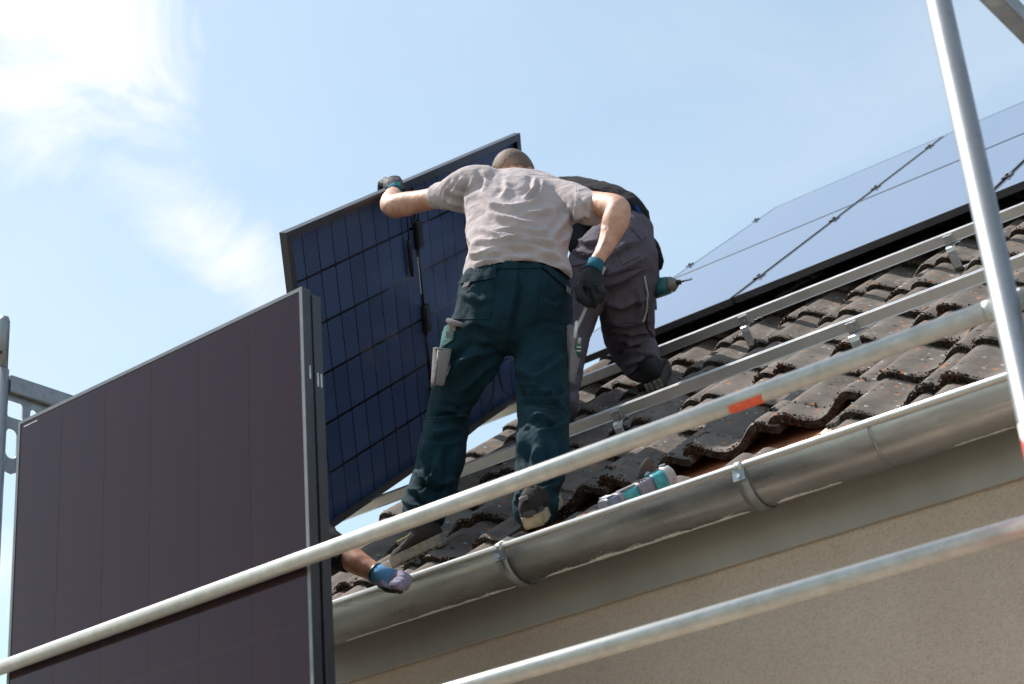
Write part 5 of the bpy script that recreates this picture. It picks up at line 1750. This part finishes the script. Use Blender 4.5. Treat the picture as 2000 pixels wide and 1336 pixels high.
    hdir = sd * (1 if sd @ fw > 0 else -1) * 0.85 - ax * 0.5; hdir /= np.linalg.norm(hdir); hsd = np.cross(ax, hdir); hsd /= np.linalg.norm(hsd)
    hb = B - ax * 0.03
    MB().rings([[hb + hdir * t + ax * a_ * math.cos(q) + hsd * b_ * math.sin(q) for q in np.linspace(0, 2 * math.pi, 16, endpoint=False)] for t, a_, b_ in ((0, 0.022, 0.018), (0.03, 0.02, 0.017), (0.08, 0.021, 0.018), (0.105, 0.026, 0.022))], True, True).build('handle', MT['black'], d)
    MB().box(hb + hdir * 0.12, (ax, hsd, np.cross(ax, hsd)), (0.045, 0.03, 0.022)).build('battery', MT['black'], d, 0.006, 2)
    return root


worker_plum()


# ---- third worker hidden behind the standing panels, hand on the gutter -------
def worker_hidden():
    fx, fy = -3.45, 3.18
    root = empty('person', (fx, fy, DECK_Z), 'worker hidden behind the standing panel, gloved hand resting on the gutter edge', 'person')
    W = lambda x, y, z: np.array([x, y, z])
    def capsule(mb, pts, rs, n=20):
        P = [np.asarray(p, float) for p in pts]
        mb.tube([P[0] + (P[0] - P[1]) / np.linalg.norm(P[0] - P[1]) * rs[0] * 0.5] + P + [P[-1] + (P[-1] - P[-2]) / np.linalg.norm(P[-1] - P[-2]) * rs[-1] * 0.5], [rs[0] * 0.5] + list(rs) + [rs[-1] * 0.5], n)
    # crouching behind the panel: legs bent on the deck
    mb = MB()
    for k in (-1, 1):
        hip = W(fx + 0.09 * k, fy, 2.72); knee = W(fx + 0.12 * k, fy + 0.28, 2.48); ank = W(fx + 0.12 * k, fy + 0.06, 2.12)
        capsule(mb, [hip, (hip + knee) / 2, knee], [0.095, 0.085, 0.068]); capsule(mb, [knee, (knee + ank) / 2, ank], [0.068, 0.064, 0.058])
    ball(mb, W(fx, fy - 0.01, 2.75), np.eye(3), (0.18, 0.13, 0.14), 20)
    me = remesh(mb, 'trousers', 0.01, 6); fold(me, [], 0.005, 8); link('trousers', me, MT['navy'], root)
    for k in (-1, 1):
        mb = MB(); capsule(mb, [W(fx + 0.12 * k, fy + 0.0, 2.05), W(fx + 0.125 * k, fy + 0.16, 2.045), W(fx + 0.13 * k, fy + 0.24, 2.04)], [0.045, 0.047, 0.038]); capsule(mb, [W(fx + 0.12 * k, fy + 0.05, 2.06), W(fx + 0.12 * k, fy + 0.06, 2.14)], [0.045, 0.045])
        link('shoe', remesh(mb, 'shoe', 0.008, 4), MT['shoe_black'], root)
    sh_r = S(612, 1050, 4.98); el = S(652, 1078, 4.90)
    mb = MB()
    loft_pts = [W(fx, fy, 2.80), W(fx + 0.02, fy + 0.03, 3.0), W(fx + 0.06, fy + 0.06, 3.14)]
    capsule(mb, loft_pts, [0.15, 0.165, 0.14], 24)
    capsule(mb, [loft_pts[2], sh_r], [0.10, 0.075])
    capsule(mb, [sh_r, (sh_r + el) / 2, el], [0.066, 0.056, 0.050])
    loft(mb, [(630, 1062, 4.95, 34, 1.0), (655, 1078, 4.90, 31, 1.0), (675, 1087, 4.865, 29, 1.0), (684, 1091, 4.85, 28.5, 1.0)])
    shl = W(fx - 0.16, fy + 0.06, 3.12); capsule(mb, [loft_pts[2], shl, W(fx - 0.22, fy + 0.02, 2.88)], [0.1, 0.075, 0.06])
    me = remesh(mb, 'shirt', 0.008, 6); fold(me, [([(668, 1060), (680, 1085), (676, 1108)], 4, 0.006)], 0.004, 9); link('shirt', me, MT['navy'], root)
    mb = MB(); hair = MB()
    hc = W(fx + 0.10, fy + 0.10, 3.32); gz = np.array([0.5, 0.8, -0.3])
    build_head(mb, hair, hc, gz, np.array([0, 0, 1.0]))
    capsule(mb, [W(fx + 0.06, fy + 0.06, 3.12), W(fx + 0.085, fy + 0.075, 3.26)], [0.06, 0.055])
    loft(mb, [(668, 1078, 4.88, 27, 1.0), (692, 1095, 4.84, 25, 1.0), (712, 1107, 4.81, 21.5, 1.0), (730, 1117, 4.79, 18.5, 1.0), (745, 1125, 4.775, 17.5, 1.0), (755, 1130, 4.77, 16, 1.0)])
    capsule(mb, [W(fx - 0.22, fy + 0.02, 2.88), W(fx - 0.20, fy - 0.14, 3.0), W(fx - 0.18, fy - 0.22, 3.12)], [0.045, 0.038, 0.028])
    hd = W(fx - 0.18, fy - 0.22, 3.12)
    capsule(mb, [hd, hd + W(0.0, -0.02, 0.06)], [0.032, 0.036])
    for q in range(4):
        a = hd + W(-0.03 + 0.02 * q, -0.03, 0.09); finger(mb, [a, a + W(0, -0.01, 0.04), a + W(0, -0.02, 0.065)], 0.0095, 0.008)
    finger(mb, [hd + W(0.03, -0.01, 0.03), hd + W(0.055, -0.02, 0.06), hd + W(0.06, -0.03, 0.085)], 0.011, 0.009)
    me = remesh(mb, 'body', 0.005, 4); fold(me, [], 0.001, 14, fine=0.0005)
    link('body', me, MT['skin_tan'], root)
    hm = remesh(hair, 'hair', 0.006, 3); rel = coords(hm) - hc; g_ = gz / np.linalg.norm(gz)
    bm = bmesh.new(); bm.from_mesh(hm); bm.verts.ensure_lookup_table()
    bmesh.ops.delete(bm, geom=[bm.verts[i] for i in range(len(bm.verts)) if rel[i] @ g_ > 0.05], context='VERTS')
    bm.to_mesh(hm); bm.free(); link('hair', hm, MT['hair'], root)
    # glove: palm on the bead, fingers bent into the gutter
    mb = MB()
    loft(mb, [(740, 1124, 4.775, 18, 0.95), (752, 1130, 4.765, 20, 0.85), (766, 1133, 4.755, 19, 0.7), (778, 1133, 4.75, 16, 0.65)], 4)
    for i, (kx, ky, tx, ty, dd) in enumerate(((770, 1122, 797, 1129, 0.02), (773, 1128, 797, 1136, 0.0), (772, 1136, 793, 1142, -0.02), (766, 1142, 783, 1148, -0.035))):
        finger(mb, [S(kx, ky, 4.75 + dd), S((kx + tx) / 2 + 3, ky + 1, 4.735 + dd), S(tx, ty, 4.75 + dd), S(tx - 2, ty + 5, 4.79 + dd)], 0.0118, 0.0095)
    finger(mb, [S(746, 1136, 4.75), S(757, 1148, 4.735), S(772, 1151, 4.735)], 0.013, 0.0105)
    gm = remesh(mb, 'glove', 0.0035, 3); fold(gm, [], 0.0015, 18, fine=0.0006)
    gl = link('glove', gm, MT['glove_lilac'], root)
    patch(gm, [(725, 1142), (745, 1146), (785, 1143), (788, 1160), (725, 1160)], 'coated_palm', MT['glove_black'], gl, 0.0016, 0.002)
    MB().tube([S(734, 1119, 4.782), S(746, 1126, 4.773), S(769, 1132, 4.755)], [0.0275, 0.0280, 0.0275], 24).build('cuff', MT['glove_blue'], gl)
    MB().tube([S(732, 1118, 4.784), S(735, 1119.7, 4.781)], [0.0284, 0.0284], 24).build('cuff_edge', MT['black'], gl)


mt_ = mat_skin('skin_tan')
for n_ in mt_.node_tree.nodes:
    if n_.type == 'MIX':
        for s_i in (6, 7):
            c_ = n_.inputs[s_i]
            if not c_.is_linked: c_.default_value = tuple(x * k for x, k in zip(c_.default_value[:3], (0.78, 0.66, 0.6))) + (1,)
MT['skin_tan'] = mt_
worker_hidden()


# ---- angle grinder lying on the eave tiles ------------------------------------
def grinder():
    d = empty('angle_grinder', S(1245, 960, 5.0), 'teal and grey cordless angle grinder lying on the tiles at the gutter', 'angle grinder')
    teal = plain('turquoise_plastic', (0.045, 0.30, 0.32), 0.42, 0, 0.25, 60, 0.5)
    grey = plain('dusty_grey_plastic', (0.20, 0.18, 0.21), 0.5, 0, 0.25, 50, 0.5)
    dust = plain('dusty_alloy', (0.46, 0.43, 0.42), 0.55, 0.2, 0.25, 60)
    A0, A1 = S(1180, 993, 4.90), S(1312, 932, 5.02)
    ax = A1 - A0; ln = np.linalg.norm(ax); ax /= ln
    u = NV - ax * (NV @ ax); u /= np.linalg.norm(u); sd = np.cross(ax, u)
    def sec(t, w, h, off=0.0, n=20, p=3.2):
        c = A0 + ax * ln * t + u * off
        return [c + sd * w * np.sign(math.cos(q)) * abs(math.cos(q)) ** (2 / p) + u * h * np.sign(math.sin(q)) * abs(math.sin(q)) ** (2 / p) for q in np.linspace(0, 2 * math.pi, n, endpoint=False)]
    R = lambda rows, name, mat: MB().rings([sec(*r) for r in rows], True, True).build(name, mat, d)
    R([(0.0, 0.028, 0.020), (0.02, 0.033, 0.025), (0.14, 0.034, 0.027), (0.16, 0.031, 0.024)], 'battery', plain('battery_grey', (0.15, 0.15, 0.20), 0.35, 0, 0.2, 60))
    MB().box(A0 + ax * ln * 0.08 + u * 0.0275, (ax, sd, u), (0.012, 0.02, 0.0008)).build('battery_label', MT['label'], d)
    R([(0.16, 0.030, 0.026), (0.22, 0.030, 0.027), (0.25, 0.025, 0.022)], 'battery_shoe', grey)
    R([(0.25, 0.024, 0.021), (0.32, 0.022, 0.021), (0.42, 0.022, 0.022), (0.46, 0.025, 0.025)], 'rear_grip', teal)
    MB().box(A0 + ax * ln * 0.36 + u * 0.024, (ax, sd, u), (0.03, 0.010, 0.004)).build('paddle_switch', grey, d, 0.002, 2)
    R([(0.46, 0.026, 0.026), (0.50, 0.029, 0.029), (0.64, 0.031, 0.031), (0.68, 0.030, 0.030)], 'motor_housing', grey)
    R([(0.68, 0.032, 0.031), (0.70, 0.034, 0.034), (0.84, 0.034, 0.035), (0.86, 0.031, 0.033)], 'brand_sleeve', teal)
    for t in (0.52, 0.56, 0.60):
        MB().box(A0 + ax * ln * t + u * 0.029, (ax, sd, u), (0.002, 0.018, 0.0022)).build('vent', MT['black'], d)
    R([(0.86, 0.030, 0.033, 0.002), (0.89, 0.031, 0.036, 0.004), (0.97, 0.029, 0.034, 0.004), (1.01, 0.022, 0.024, 0.002), (1.02, 0.012, 0.014, 0.0)], 'gear_head', dust)
    MB().tube([A0 + ax * ln * 0.93 + u * 0.036, A0 + ax * ln * 0.93 + u * 0.044], 0.010, 14).build('spindle_lock', grey, d)
    # cutting disc on the far side of the gear head
    c = S(1261, 931, 5.035)
    dx = rdir(1264, 935) * 0.45 - rt * 0.86 + up * 0.22; dx /= np.linalg.norm(dx)
    MB().tube([c - dx * 0.0011, c + dx * 0.0011], 0.056, 48, smooth=False).build('cutting_disc', plain('worn_disc', (0.11, 0.095, 0.08), 0.75, 0.0, 0.25, 80), d)
    MB().tube([c - dx * 0.010, c + dx * 0.010], 0.016, 16).build('flange_nut', MT['hook'], d)
    return d


grinder()
